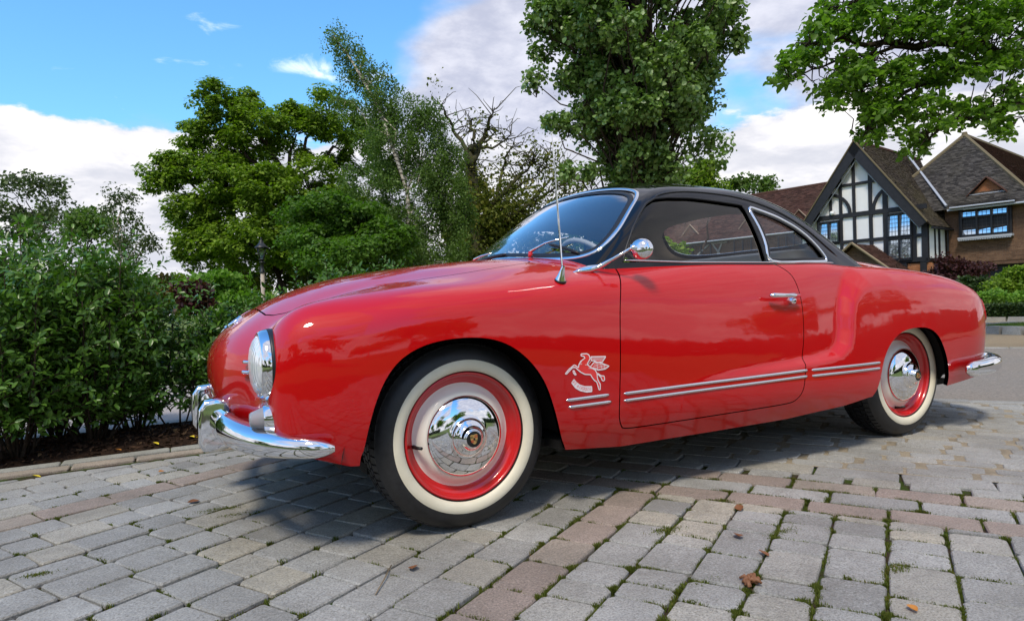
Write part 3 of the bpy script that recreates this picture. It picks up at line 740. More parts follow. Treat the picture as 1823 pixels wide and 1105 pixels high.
def limb(mb, a, b, r0, r1, rng, wob=.12, n=5, sides=6):
    a = np.array(a, float); b = np.array(b, float); L = np.linalg.norm(b-a); pts = []
    for i in range(n+1):
        t = i/n; p = a+(b-a)*t+np.array([0, 0, L*.12*math.sin(math.pi*t)*.5])
        if 0 < i < n: p = p+rng.standard_normal(3)*L*wob*.35
        pts.append(p)
    mb.tube([tuple(p) for p in pts], [r0+(r1-r0)*i/n for i in range(n+1)], sides); return pts
m_bark = Mat('rough_bark'); nz = m_bark.noise(14, 6, .7); m_bark.set(col=m_bark.ramp(nz, [(.3, (.022, .016, .011)), (.7, (.075, .056, .040))]), rough=.9, spec=.15); m_bark.bump(nz, .8, .03); m_bark = m_bark.m
mbr = Mat('birch_bark'); c_ = mbr.coord(); w_ = mbr.n('ShaderNodeTexWave', scale=2.2, dist=7.0, detail=3); w_.bands_direction = 'Z'; mbr.l(c_, w_.inputs[0]); nz = mbr.noise(5, 5, .7, c_)
mbr.set(col=mbr.mix(mbr.ramp(mbr.math('ADD', mbr.math('MULTIPLY', w_.outputs['Fac'], .5), mbr.math('MULTIPLY', nz, .5)), [(.55, 0.), (.68, .9)]), (.62, .56, .48), (.07, .055, .045)), rough=.7); m_birch = mbr.m
def tree(name, base, trunk_top, r0, blobs, leaf_size, per, mat, bark, label, seed, group=None, clumps=None, clr=.5, shape='dia', flat=.35, droop=.0, twig=True, trunk_pts=None, aspect=.75, cat='tree', shell=.25, nlimb=None, cz=.62):
    """blobs: (dx,dy,dz,rx,ry,rz,nclumps). A clump is a tuft of leaves at the end of its own limb."""
    rng = np.random.default_rng(seed); root = empty(name, base, 0, label, cat, group); base = np.zeros(3); trunk_top = np.asarray(trunk_top, float)
    mb = MB(); tp = limb(mb, base, trunk_top, r0, r0*.35, rng, .06, 8, 10) if trunk_pts is None else trunk_pts
    if trunk_pts is not None: mb.tube([tuple(p) for p in tp], [r0+(r0*.3-r0)*i/(len(tp)-1) for i in range(len(tp))], 10)
    tp = np.array(tp); PC_ = []; NC = []
    for (dx, dy, dz, rx, ry, rz, nc) in blobs:
        c = np.array([dx, dy, dz]); 
        i = np.argmin(np.linalg.norm(tp[2:]-c*np.array([1, 1, .75]), axis=1))+2 if len(tp) > 3 else len(tp)-1
        if nlimb != 0: main = limb(mb, tp[min(i, len(tp)-1)], c, max(.02, r0*.32), r0*.10, rng, .15, 5, 6)
        for k in range(nc):
            d = rng.standard_normal(3); d /= np.linalg.norm(d); rr = .45+.55*rng.random()**.6; e = c+d*rr*np.array([rx, ry, rz])
            if twig and k % 2 == 0: limb(mb, c+(e-c)*.1, c+(e-c)*.95, r0*.07, r0*.02, rng, .18, 3, 4)
            cr = clr*rng.uniform(.6, 1.3); p, nd = blobpts(e, (cr, cr, cr*cz), int(per*rng.uniform(.6, 1.4)), rng, shell); 
            PC_.append(p); NC.append(nd*.5+np.array([0, 0, .6]))
    mb.build('trunk', bark, root)
    leafcloud(np.concatenate(PC_), np.concatenate(NC), leaf_size, mat, 'crown', root, shape=shape, rng=rng, flat=flat, droop=droop, aspect=aspect)
    return root
def dirs(px, d): p = at(px, d); return p
def rel(base, px, d, py):
    """offset from a tree's base of the point seen at (px, py) at distance d"""
    p = at(px, d); yh = 538.7-.0349*(px-911.5); return (p[0]-base[0], p[1]-base[1], .734+(yh-py)*d/1160)
lm_oak = leaf_mat('maple_leaves', (.05, .11, .010), (.23, .34, .030), .35, .55, .5, .25)
lm_birch = leaf_mat('birch_leaves', (.045, .095, .020), (.15, .24, .055), .35, .5, .8, .25)
lm_pop = leaf_mat('poplar_leaves', (.07, .15, .026), (.22, .33, .10), .25, .38, 1.2, .5)
lm_near = leaf_mat('near_oak_leaves', (.05, .115, .014), (.17, .30, .034), .45, .5, 1.2, .3)
lm_ivy = leaf_mat('ivy_and_moss_leaves', (.04, .065, .010), (.17, .19, .03), .3, .6, 1.0, .2, (.24, .18, .04))
lm_far = leaf_mat('distant_leaves', (.05, .10, .02), (.13, .20, .045), .35, .6, .3, .2)
lm_grey = leaf_mat('greyish_leaves', (.05, .075, .035), (.13, .17, .08), .3, .6, .5, .2)
lm_laurel = leaf_mat('privet_leaves', (.026, .078, .012), (.115, .235, .030), .25, .33, 2.5, .45, (.14, .25, .045))
lm_box = leaf_mat('box_leaves', (.014, .035, .008), (.05, .09, .018), .2, .5, 2, .3)
lm_lime = leaf_mat('lime_green_leaves', (.07, .17, .015), (.20, .36, .05), .35, .5, 2, .3)
lm_acer = leaf_mat('purple_maple_leaves', (.025, .008, .010), (.085, .028, .030), .3, .5, 2, .3)

# ---------------------------------------------------------------- trees seen beyond the hedge
def B_(base, lst):
    out = []
    for px, py, d, rx, ry, n in lst:
        o = rel(base, px, d, py); k = d/1160; out.append((*o, rx*k, rx*k*.9, ry*k, n))
    return out
b = at(500, 26)
tree('maple_tree', b, rel(b, 520, 26, 330), .32, B_(b, [(420, 190, 26, 55, 38, 22), (380, 250, 26, 45, 50, 22), (470, 230, 26, 60, 55, 30), (540, 240, 27, 60, 55, 26), (600, 215, 27, 50, 50, 18), (330, 305, 25, 50, 28, 16), (300, 320, 25, 30, 22, 8), (400, 330, 25, 70, 50, 34), (480, 340, 25, 75, 60, 40), (560, 340, 26, 70, 70, 36), (640, 250, 28, 55, 60, 22), (360, 390, 25, 55, 45, 30), (370, 440, 25, 55, 40, 26), (450, 430, 24.5, 70, 50, 36), (540, 430, 25, 70, 60, 34), (650, 360, 28, 60, 80, 24), (430, 300, 26, 50, 40, 18)]),
     .12, 290, lm_oak, m_bark, 'broad dense green maple tree filling the left of the view behind the lamp', 3, clr=.50, flat=.6)
b = at(640, 18)
tree('field_maple', b, rel(b, 640, 18, 420), .12, B_(b, [(590, 380, 18, 60, 35, 22), (640, 400, 18, 60, 40, 24), (570, 430, 17.5, 60, 35, 22), (680, 430, 18, 55, 40, 20), (540, 400, 18, 35, 25, 10), (620, 455, 17, 80, 30, 26)]),
     .09, 330, leaf_mat('fresh_maple_leaves', (.035, .085, .010), (.12, .23, .03), .4, .5, .6, .25), m_bark, 'lower fresh green bushy tree growing between the lamp and the birch', 4, clr=.42, flat=.5, cat='tree')
b = at(742, 20)
tp = [rel(b, *q) for q in ((742, 19.6, 560), (740, 19.6, 470), (734, 19.5, 400), (733, 19.6, 340), (712, 19.4, 270), (690, 19.6, 200), (665, 19.8, 150), (640, 20, 105), (612, 20, 66))]
tree('silver_birch', b, None, .085, B_(b, [(615, 75, 20, 14, 8, 4), (640, 95, 20, 22, 16, 7), (655, 130, 20, 35, 28, 12), (690, 150, 20, 28, 30, 10), (630, 180, 20, 25, 20, 4), (680, 200, 20, 45, 35, 20), (740, 210, 20, 45, 30, 16), (780, 215, 20, 35, 25, 10), (700, 260, 20, 65, 45, 34), (770, 270, 20, 45, 50, 28), (680, 330, 20, 60, 50, 34), (750, 350, 20, 70, 60, 44), (800, 350, 20, 35, 60, 24), (700, 410, 20, 70, 45, 36), (780, 430, 20, 60, 45, 34), (680, 460, 19.5, 70, 30, 28), (770, 465, 19.5, 70, 30, 28), (820, 290, 20.5, 22, 40, 12), (830, 400, 20.5, 26, 50, 16), (800, 250, 20.5, 20, 20, 6)]),
     .062, 210, lm_birch, m_birch, 'tall thin silver birch with pale trunk and hanging fine leaves', 5, clr=.30, flat=.0, droop=.9, cz=1.5, trunk_pts=tp, aspect=.7)
# the old half-dead tree clothed in ivy
b = at(858, 24)
rng = np.random.default_rng(9); root = empty('half_dead_tree', b, 0, 'old half dead tree with bare grey branch tips and ivy on its trunk', 'tree'); mb = MB()
brs = [([(858, 560), (856, 480), (852, 400), (850, 330), (846, 280), (852, 262)], .28, .17), ([(850, 300), (838, 262), (820, 235), (806, 205), (797, 188)], .11, .012), ([(852, 270), (853, 245), (850, 225), (853, 212)], .09, .03), ([(850, 290), (868, 255), (880, 228), (885, 210), (896, 195)], .13, .012), ([(872, 252), (885, 243), (897, 234)], .05, .012), ([(868, 262), (890, 262), (912, 250), (925, 238)], .06, .01),
       ([(852, 420), (872, 385), (900, 350), (925, 322), (950, 300), (965, 285)], .14, .014), ([(900, 350), (935, 330), (965, 310), (985, 300)], .07, .008), ([(880, 378), (895, 330), (905, 300), (915, 270), (930, 262)], .09, .01), ([(856, 440), (900, 400), (940, 370), (975, 350), (1005, 330), (1020, 322)], .12, .012), ([(940, 370), (965, 345), (1000, 310), (1015, 300)], .06, .008),
       ([(850, 380), (830, 345), (815, 320), (808, 300)], .09, .02), ([(850, 330), (835, 300), (822, 275)], .07, .02), ([(950, 300), (958, 285), (955, 270)], .03, .006), ([(925, 322), (945, 290), (948, 275)], .03, .006), ([(965, 310), (980, 285), (995, 280)], .03, .006), ([(1000, 330), (1020, 345), (1040, 335)], .03, .006)]
allp = []
for pts, r0, r1 in brs:
    P3 = []
    for i, q in enumerate(pts): o = rel(b, q[0], 24+rng.uniform(-.4, .4)*(i > 0), q[1]); P3.append(o)
    t = np.linspace(0, len(P3)-1, len(P3)*3); f = nspl(np.arange(len(P3)), np.array(P3)); Q_ = f(t); Q_[1:-1] += rng.standard_normal((len(Q_)-2, 3))*.035
    mb.tube([tuple(q) for q in Q_], list(np.linspace(r0, r1, len(Q_))), 7); allp.append((Q_, r0))
for Q_, r0 in allp:
    for k in range(int(len(Q_)*1.2)):
        q = Q_[rng.integers(len(Q_)//3, len(Q_))]; e = q+rng.standard_normal(3)*np.array([.5, .5, .35])+np.array([0, 0, .25]); limb(mb, q, e, .022, .006, rng, .3, 3, 4)
mb.build('trunk', Mat('mossy_bark').set(col=(.055, .052, .02), rough=.9).m, root)
Pp = []
for Q_, r0 in allp:
    for q in Q_:
        zz = q[2]; dens = 1.0 if zz < 4.2 else .25 if zz < 5.4 else .03
        for k in range(int(rng.poisson(9*dens))): Pp.append(q+rng.standard_normal((int(30), 3))*np.array([.22, .22, .2])+rng.standard_normal(3)*.45)
Pp = np.concatenate(Pp); leafcloud(Pp, np.zeros_like(Pp), .10, lm_ivy, 'crown', root, shape='dia', rng=rng, aspect=.8)
b = at(900, 25); tree('ivy_thicket', b, rel(b, 900, 25, 470), .1, B_(b, [(860, 380, 25, 35, 45, 18), (845, 320, 25, 18, 40, 9), (860, 430, 25, 50, 35, 18), (910, 395, 25, 35, 30, 12), (920, 420, 25, 50, 30, 14), (860, 480, 24, 90, 30, 26), (960, 440, 25, 50, 25, 10), (820, 400, 25, 20, 50, 12), (1000, 450, 25, 50, 25, 14)]), .13, 130, lm_ivy, m_bark, 'dark tangled thicket at the foot of the half dead tree', 19, clr=.45, cat='thicket')
# upright poplar-like tree behind the roof
b = at(1150, 14)
lst = []
rg = np.random.default_rng(21)
for k in range(230):
    t = rg.random(); py = 330-460*t; half = 40+170*min(1, (1-(py-0)/330 if py > 0 else 1))**.8 if py > 0 else 195-.15*abs(py); a = rg.uniform(-1, 1); px = 1152+a*half*.87; lst.append((px, py, 14+rg.uniform(-1, 1)*half*14/1160*.8*math.sqrt(max(0, 1-a*a)), 18, 16, 2))
lst += [(1000, 215, 14, 16, 8, 2), (1020, 222, 14, 16, 10, 2), (985, 90, 14, 14, 12, 2), (968, 150, 14, 14, 10, 2), (1320, 30, 14, 16, 10, 2), (1330, 75, 14, 12, 10, 2), (1270, 250, 14, 16, 10, 2), (1020, 305, 14, 16, 8, 2), (1060, 315, 14, 25, 12, 3), (1225, 300, 14, 25, 12, 3)]
bl = B_(b, lst)
tpp = [rel(b, 1150, 14, q) for q in (600, 450, 380, 330, 250, 150, 50, -80)]
root = empty('fastigiate_tree', b, 0, 'tall dense upright green tree rising straight behind the black car roof', 'tree'); mb = MB()
mb.tube([tuple(q) for q in tpp], [.24, .22, .21, .2, .17, .14, .1, .05], 10); PCx = []; NCx = []
for (dx, dy, dz, rx, ry, rz, n) in bl:
    c = np.array([dx, dy, dz]); h0 = max(1.6, dz-2.2-rg.random()*1.2); st = np.array([tpp[0][0]*.0+(tpp[3][0]), tpp[3][1], h0]); limb(mb, st, c, .035, .010, rg, .08, 5, 5)
    for k in range(n+1):
        e = c+rg.standard_normal(3)*np.array([rx, ry, rz])*.8; cr = .22*rg.uniform(.7, 1.35)
        for j in range(2): limb(mb, c-np.array([0, 0, .3]), e, .008, .004, rg, .2, 2, 4)
        p, nd = blobpts(e, (cr, cr, cr*1.2), int(95*rg.uniform(.6, 1.4)), rg, .2); PCx.append(p); NCx.append(nd*.6+np.array([0, 0, .4]))
for k in range(14):
    a = rg.uniform(0, 6.28); e = np.array(tpp[3])+np.array([math.cos(a)*.9, math.sin(a)*.9, rg.uniform(.8, 2)]); limb(mb, np.array(tpp[2])+np.array([0, 0, -.2]), e, .03, .012, rg, .08, 4, 5)
mb.build('trunk', m_bark, root); leafcloud(np.concatenate(PCx), np.concatenate(NCx), .085, lm_pop, 'crown', root, shape='leaf', rng=rg, flat=.45, aspect=.85)
# oak boughs reaching in from the right, their trunk stands outside the picture
b = at(2250, 9.5)
root = empty('overhanging_oak', b, 0, 'oak whose leafy boughs hang in from the upper right corner', 'tree'); mb = MB(); rg = np.random.default_rng(33)
tr_ = [rel(b, 2250, 9.5, q) for q in (900, 500, 200, -100, -400)]; mb.tube([tuple(q) for q in tr_], [.35, .3, .27, .22, .15], 12)
bough = [([(2250, 150, 9.5), (2000, 90, 9.3), (1823, 95, 9), (1740, 80, 8.8), (1660, 82, 8.6), (1560, 80, 8.5), (1480, 75, 8.4), (1420, 110, 8.3)], .10, .008), ([(2250, 260, 9.5), (2000, 200, 9), (1823, 190, 8.6), (1755, 205, 8.4), (1700, 225, 8.3), (1660, 240, 8.2)], .07, .006), ([(1823, 95, 9), (1760, 108, 8.8), (1700, 130, 8.7), (1620, 170, 8.5), (1560, 220, 8.4), (1540, 245, 8.3)], .045, .005), ([(1660, 82, 8.6), (1560, 95, 8.5), (1470, 120, 8.4), (1410, 150, 8.3)], .03, .004), ([(2000, 90, 9.3), (1800, -20, 9), (1650, -30, 8.8), (1530, 10, 8.6), (1480, 10, 8.5)], .06, .006), ([(1580, 82, 8.5), (1550, 110, 8.4), (1535, 140, 8.4), (1545, 170, 8.4)], .02, .004), ([(1755, 205, 8.4), (1790, 230, 8.4), (1823, 215, 8.5), (1850, 220, 8.5)], .02, .004), ([(2100, -100, 9.3), (1850, -120, 9), (1700, -100, 8.8)], .05, .01)]
tips = []
for pts, r0, r1 in bough:
    P3 = np.array([rel(b, *q[:1], q[2], q[1]) for q in pts]); f = nspl(np.arange(len(P3)), P3); Q_ = f(np.linspace(0, len(P3)-1, len(P3)*4)); Q_[1:-1] += rg.standard_normal((len(Q_)-2, 3))*.02
    mb.tube([tuple(q) for q in Q_], list(np.linspace(r0, r1, len(Q_))), 7); tips.append(Q_)
clus = []
def cl(px, py, rx, ry, n):
    for k in range(n):
        a = rg.uniform(0, 6.28); r = rg.random()**.5; clus.append((px+math.cos(a)*r*rx, py+math.sin(a)*r*ry, rg.uniform(8.0, 9.0)))
for q in ((1430, 110, 35, 22, 14), (1470, 80, 40, 35, 18), (1410, 145, 15, 8, 5), (1500, 30, 35, 25, 14), (1480, 12, 12, 6, 3), (1560, 40, 50, 35, 26), (1640, 40, 60, 40, 34), (1740, 40, 70, 45, 42), (1800, 30, 40, 40, 22), (1520, 120, 45, 30, 20), (1500, 165, 35, 20, 14), (1490, 185, 8, 8, 3), (1580, 140, 50, 35, 30), (1660, 130, 60, 30, 36), (1740, 115, 55, 25, 30), (1800, 110, 35, 30, 18), (1560, 190, 30, 30, 18), (1600, 200, 45, 25, 24), (1560, 230, 30, 20, 12), (1650, 190, 40, 20, 16), (1630, 245, 25, 12, 8), (1650, 262, 15, 8, 5), (1690, 225, 22, 8, 6), (1730, 190, 35, 14, 10), (1780, 205, 28, 22, 12), (1810, 170, 20, 20, 8), (1800, 240, 18, 8, 4), (1620, 272, 14, 6, 3), (1850, 0, 60, 120, 30), (1700, -70, 140, 60, 60), (1900, 150, 60, 60, 30), (1550, -60, 60, 40, 18), (2000, 0, 120, 150, 60)): cl(*q)
PCx = []; NCx = []; Tall = np.concatenate(tips)
for px, py, d in clus:
    e = np.array(rel(b, px, d, py)); j = np.argmin(np.linalg.norm(Tall-e, axis=1)+.25*rg.random(len(Tall))); q = Tall[j]
    if np.linalg.norm(q-e) < 1.3: limb(mb, q, e, .010, .003, rg, .18, 4, 4)
    cr = .125*rg.uniform(.6, 1.5); p, nd = blobpts(e, (cr*1.15, cr*1.15, cr*.65), int(30*rg.uniform(.5, 1.5)), rg, .1); PCx.append(p); NCx.append(nd*.3+np.array([0, 0, .7]))
mb.build('trunk', m_bark, root); leafcloud(np.concatenate(PCx), np.concatenate(NCx), .075, lm_near, 'crown', root, shape='leaf', rng=rg, flat=.45, aspect=.6)
# small far trees
for (px, d, spec, mat, lab, ls, cl_, per) in (
    (60, 32, [(20, 330, 32, 25, 12, 6), (60, 325, 32, 35, 14, 9), (100, 335, 32, 30, 14, 8), (125, 350, 32, 18, 8, 3), (50, 370, 32, 50, 30, 22), (110, 380, 32, 40, 25, 14), (30, 400, 32, 50, 35, 20), (90, 420, 32, 60, 30, 20), (150, 405, 32, 30, 25, 8)], lm_grey, 'open grey green tree furthest left above the tall shrub', .15, .55, 55),
    (160, 30, [(170, 385, 30, 35, 22, 14), (190, 400, 30, 30, 20, 10), (150, 410, 30, 35, 25, 12), (180, 430, 30, 45, 25, 14)], lm_birch, 'small round green tree between the two pale thin trees', .15, .5, 60),
    (222, 26, [(212, 345, 26, 14, 12, 5), (230, 355, 26, 14, 14, 5), (205, 375, 26, 14, 14, 5), (240, 385, 26, 16, 16, 6), (265, 420, 26, 12, 22, 6), (225, 410, 26, 25, 20, 8), (280, 435, 26, 8, 16, 4), (245, 450, 26, 30, 25, 9), (215, 440, 26, 20, 20, 6)], lm_grey, 'slender weeping birch with sparse drooping twigs against white cloud', .10, .38, 45),
    (1262, 40, [(1262, 305, 40, 25, 16, 14), (1250, 320, 40, 25, 15, 10), (1275, 330, 40, 22, 15, 8)], lm_oak, 'small bright green tree peeping over the car roof', .2, .6, 120),
    (1345, 55, [(1310, 325, 55, 16, 8, 5), (1335, 322, 55, 20, 8, 7), (1365, 325, 55, 16, 7, 5), (1345, 345, 55, 50, 15, 16)], lm_far, 'pale small tree above the ridge of the brown left wing', .25, .7, 60),
    (1222, 48, [(1215, 318, 48, 18, 18, 9), (1232, 322, 48, 10, 10, 4)], lm_far, 'pale leafy tree top beside the upright tree', .25, .6, 70)):
    b = at(px, d); tree('background_tree', b, rel(b, px, d, spec[0][1]+60), .10, B_(b, spec), ls, per, mat, m_birch if 'slender' in lab else m_bark, lab, int(px), 'trees far beyond the hedge', clr=cl_, droop=.9 if 'weeping' in lab else 0)
# lawn shrubs and far hedge masses seen through the gaps
for (px, d, spec, mat, lab, nm) in (
    (375, 22, [(370, 505, 22, 40, 14, 16), (400, 500, 22, 30, 12, 10), (385, 530, 22, 50, 16, 20), (430, 535, 22, 40, 16, 16)], lm_lime, 'yellow green shrub on the lawn left of the lamp post', 'lawn_shrub'),
    (350, 20, [(348, 520, 20, 15, 14, 10), (346, 540, 20, 14, 10, 7)], lm_acer, 'dark purple rounded shrub on the lawn', 'lawn_shrub'),
    (290, 27, [(290, 508, 27, 24, 14, 11), (290, 530, 27, 28, 14, 12)], leaf_mat('orange_green_leaves', (.08, .06, .02), (.22, .16, .04), .3, .6, .5, .2), 'low orange tinted shrub at the far side of the lawn', 'lawn_shrub'),
    (230, 34, [(180, 505, 34, 80, 22, 34), (60, 505, 34, 100, 22, 36), (320, 512, 34, 80, 20, 34), (420, 515, 34, 60, 20, 24), (-80, 500, 34, 100, 25, 26), (350, 545, 34, 110, 14, 40), (180, 545, 34, 110, 14, 34), (0, 550, 34, 120, 14, 30), (470, 540, 34, 70, 16, 24)], lm_oak, 'long low dark shrubbery along the far edge of the lawn', 'shrubbery'),
    (560, 30, [(480, 490, 28, 80, 30, 34), (600, 490, 28, 80, 30, 34), (720, 490, 28, 80, 30, 30)], lm_ivy, 'shaded shrubbery under the broad maple', 'shrubbery'),
    (1080, 22, [(1000, 480, 22, 80, 30, 26), (1100, 470, 22, 80, 40, 30), (1180, 470, 22, 60, 40, 24), (1060, 420, 22, 40, 30, 10)], lm_oak, 'green shrubbery behind the windscreen and the upright trunk', 'shrubbery')):
    b = at(px, d); tree(nm, b, rel(b, px, d, spec[0][1]), .05, B_(b, spec), .14, 140, mat, m_bark, lab, int(px)+1, clr=.45, cat='shrub')
print('trees', round(time.time()-T00, 1))
# ---------------------------------------------------------------- the hedge of young shrubs
def shrub(base, h, rx, ry, n, seed, label, size=.037, mat=lm_laurel, z0=.09, dens=1.0, group='young shrubs in the planting bed'):
    rng = np.random.default_rng(seed); root = empty('hedge_shrub', base, 0, label, 'shrub', group); mb = MB(); PCs = []; NCs = []
    ns = int(22*dens)
    for k in range(ns):
        a = rng.uniform(0, 6.28); r = rng.random()**.5; t = rng.uniform(.60, 1.0); th = h*t*(1-.20*r*r)
        foot = np.array([math.cos(a)*.07*rng.random(), math.sin(a)*.05*rng.random(), -.01]); tip = np.array([math.cos(a)*rx*r, math.sin(a)*ry*r, th])
        kn = foot+(tip-foot)*.35+np.array([math.cos(a)*rx*.25*r, math.sin(a)*ry*.25*r, 0])
        f = nspl([0, .4, 1], np.array([foot, kn, tip])); Q_ = f(np.linspace(0, 1, 9)); mb.tube([tuple(q) for q in Q_], list(np.linspace(.0065, .002, 9)), 5)
        for j in range(int(34)):           # side shoots
            t2 = rng.uniform(.03, 1)**.85; q = f(np.array([t2]))[0]
            d = rng.standard_normal(3); d[2] = abs(d[2])*.8+.25; d /= np.linalg.norm(d); L = rng.uniform(.10, .26)*(1.15-.3*t2); e = q+d*L
            if q[2] < z0*h: continue
            if j % 2 == 0: mb.tube([tuple(q), tuple((q+e)/2+rng.standard_normal(3)*.008), tuple(e)], [.0026, .002, .0012], 4)
            m = int(rng.integers(10, 17)); tt = np.linspace(.2, 1, m)[:, None]; az_ = np.arange(m)*2.4+rng.random()*6; s1 = np.cross(d, [0, 0, 1]); s1 /= np.linalg.norm(s1)+1e-6; s2 = np.cross(d, s1)
            out = np.cos(az_)[:, None]*s1+np.sin(az_)[:, None]*s2; PCs.append(q+(e-q)*tt+out*.006); NCs.append(np.concatenate([out, np.tile(d, (m, 1))], 1))
    mb.build('stems', m_bark, root)
    C = np.concatenate(PCs); O_ = np.concatenate(NCs); out, d = O_[:, :3], O_[:, 3:]; n = len(C)
    A = out*.8+d*.65+rng.standard_normal((n, 3))*.25; A /= np.linalg.norm(A, axis=1)[:, None]; N = d*.8+np.array([0, 0, .5])+rng.standard_normal((n, 3))*.3; N -= A*(A*N).sum(1)[:, None]; N /= np.linalg.norm(N, axis=1)[:, None]; Bv = np.cross(N, A)
    s = size*(1+.3*rng.standard_normal(n)).clip(.4, 1.6)
    loc = [(0, 0, 0), (.3, .21, .06), (.68, .20, .05), (1, 0, -.10), (.68, -.20, .05), (.3, -.21, .06), (.5, 0, -.02)]
    F = [(0, 1, 6), (1, 2, 6), (2, 3, 6), (3, 4, 6), (4, 5, 6), (5, 0, 6)]
    V = np.concatenate([(C+s[:, None]*(a*A+b_*Bv+c*N))[:, None] for a, b_, c in loc], 1).reshape(-1, 3); T = (np.arange(n)[:, None, None]*7+np.array(F)[None]).reshape(-1, 3)
    mesh('foliage', V, T, mat, root, smooth=True)
    return root
def bedat(px, y):          # bed point at world y in the column px
    d_ = Fh*1160+Rh*(px-911.5); t = (y-C0[1])/d_[1]; return (C0[0]+d_[0]*t, y, .0)
SH = [(-150, 2.0, 1.30, .36, .32, 1.1, 'leftmost shrub, cut by the left edge of the picture'), (20, 1.62, 1.22, .29, .30, 1.0, 'shrub at the left edge with a bare woody foot'), (95, 2.12, 1.38, .40, .32, 1.3, 'tallest shrub of the hedge standing behind its left neighbours'), (155, 1.78, 1.18, .33, .32, 1.45, 'bushy shrub in the middle left with several stems on the soil'), (235, 1.98, 1.12, .24, .26, .75, 'shrub at the right end of the dense left part of the hedge'),
      (312, 1.95, .82, .20, .16, .2, 'thin airy shrub letting the bright lawn show through'), (372, 1.98, .86, .22, .18, .30, 'shrub directly behind the chrome bumper guard'), (440, 2.0, .90, .26, .20, .45, 'shrub in front of the lamp post'), (520, 2.02, .96, .32, .26, 1.0, 'shrub just above the front of the red bonnet'), (610, 2.05, 1.06, .34, .28, 1.2, 'tall shrub rising above the middle of the bonnet'), (700, 2.1, 1.05, .36, .28, 1.2, 'shrub in front of the pale birch trunk'), (800, 2.15, .98, .36, .28, 1.1, 'shrub just left of the windscreen foot'), (900, 2.2, .92, .36, .28, .9, 'rightmost shrub of the hedge, behind the windscreen')]
for i, (px, y, h, rx, ry, dn, lab) in enumerate(SH):
    p = bedat(px, y); shrub(p, h, rx, ry, 0, 50+i, lab, dens=dn)
print('shrubs', round(time.time()-T00, 1))
# ---------------------------------------------------------------- lamp post
b = at(470, 19); hh = 2.85; root = empty('lamp_post', b, 0, 'old style street lamp with black lantern on a pale wooden post', 'lamp post'); mb = MB()
mb.tube([(0, 0, -.05), (0, 0, hh-.95)], [.062, .055], 12); mb.build('post', Mat('pale_wood').set(col=(.42, .36, .30), rough=.8).m, root)
m_iron = simple('black_iron', (.012, .014, .015), .45)
mb = MB(); mb.lathe([(.075, hh-1.0), (.075, hh-.93), (.05, hh-.90), (.05, hh-.72), (.08, hh-.70), (.08, hh-.67), (.03, hh-.66), (.03, hh-.60)], 'z', n=16); mb.build('collar', m_iron, root)
mb = MB(); z0, z1 = hh-.60, hh-.26; r0, r1 = .075, .15
for k in range(4):
    a = math.pi/4+k*math.pi/2; mb.tube([(r0*math.cos(a), r0*math.sin(a), z0), (r1*math.cos(a), r1*math.sin(a), z1)], .011, 5)
mb.box(-.07, .07, -.07, .07, z0-.02, z0+.012); mb.lathe([(.19, z1-.01), (.19, z1+.015), (.13, z1+.06), (.07, z1+.14), (.055, z1+.16), (.06, z1+.19), (.02, z1+.22), (.012, z1+.26), (.022, z1+.28), (.0005, z1+.31)], 'z', n=12); lt = mb.build('lantern', m_iron, root)
mb = MB()
for k in range(4):
    a = math.pi/4+k*math.pi/2; c = a+math.pi/2; mb.add([(r0*.95*math.cos(a), r0*.95*math.sin(a), z0+.012), (r0*.95*math.cos(c), r0*.95*math.sin(c), z0+.012), (r1*.96*math.cos(c), r1*.96*math.sin(c), z1-.01), (r1*.96*math.cos(a), r1*.96*math.sin(a), z1-.01)], [(0, 1, 2, 3)])
mb.build('glass_pane', m_glass, lt, smooth=False)
# ---------------------------------------------------------------- the house
HO = Vector((30.256, 14.705, 0)); HU = Vector((.1875, -.9823, 0)).normalized(); HW = Vector((.9823, .1875, 0)).normalized()
HM = Matrix(((HU.x, HW.x, 0, HO.x), (HU.y, HW.y, 0, HO.y), (0, 0, 1, 0), (0, 0, 0, 1)))
m_plaster = Mat('white_render'); nz = m_plaster.noise(1.3, 5, .6); m_plaster.set(col=m_plaster.ramp(nz, [(.3, (.80, .81, .80)), (.7, (.88, .89, .88))]), rough=.8); m_plaster = m_plaster.m
m_timb = Mat('black_timber'); nz = m_timb.noise(6, 5, .7); m_timb.set(col=m_timb.ramp(nz, [(.3, (.006, .006, .008)), (.7, (.018, .018, .022))]), rough=.6); m_timb = m_timb.m
def brickmat(name, c1, c2, mo, bw=.225, rh=.075, off=.5, rot=None, coordkind='Object'):
    m = Mat(name); c_ = m.coord(); sx = m.n('ShaderNodeSeparateXYZ'); m.l(c_, sx.inputs[0]); cb = m.n('ShaderNodeCombineXYZ'); m.l(m.math('ADD', sx.outputs[0], sx.outputs[1]), cb.inputs[0]); m.l(sx.outputs[2], cb.inputs[1])
    b = m.n('ShaderNodeTexBrick'); b.offset = off; b.inputs['Scale'].default_value = 1; b.inputs['Brick Width'].default_value = bw; b.inputs['Row Height'].default_value = rh; b.inputs['Mortar Size'].default_value = .008; b.inputs['Bias'].default_value = -.1
    b.inputs['Color1'].default_value = (*c1, 1); b.inputs['Color2'].default_value = (*c2, 1); b.inputs['Mortar'].default_value = (*mo, 1); m.l(cb.outputs[0], b.inputs['Vector'])
    nz = m.noise(1.4, 5, .65, c_); n2 = m.noise(22, 4, .7, c_)
    col = m.mix(m.ramp(nz, [(.35, .0), (.7, .65)]), b.outputs['Color'], tuple(v*.45 for v in c1)); col = m.mix(m.ramp(n2, [(.5, 0.), (.8, .5)]), col, tuple(min(1, v*1.7) for v in c2)); m.set(col=col, rough=.85, spec=.2); m.bump(b.outputs['Fac'], -.5, .01); return m.m
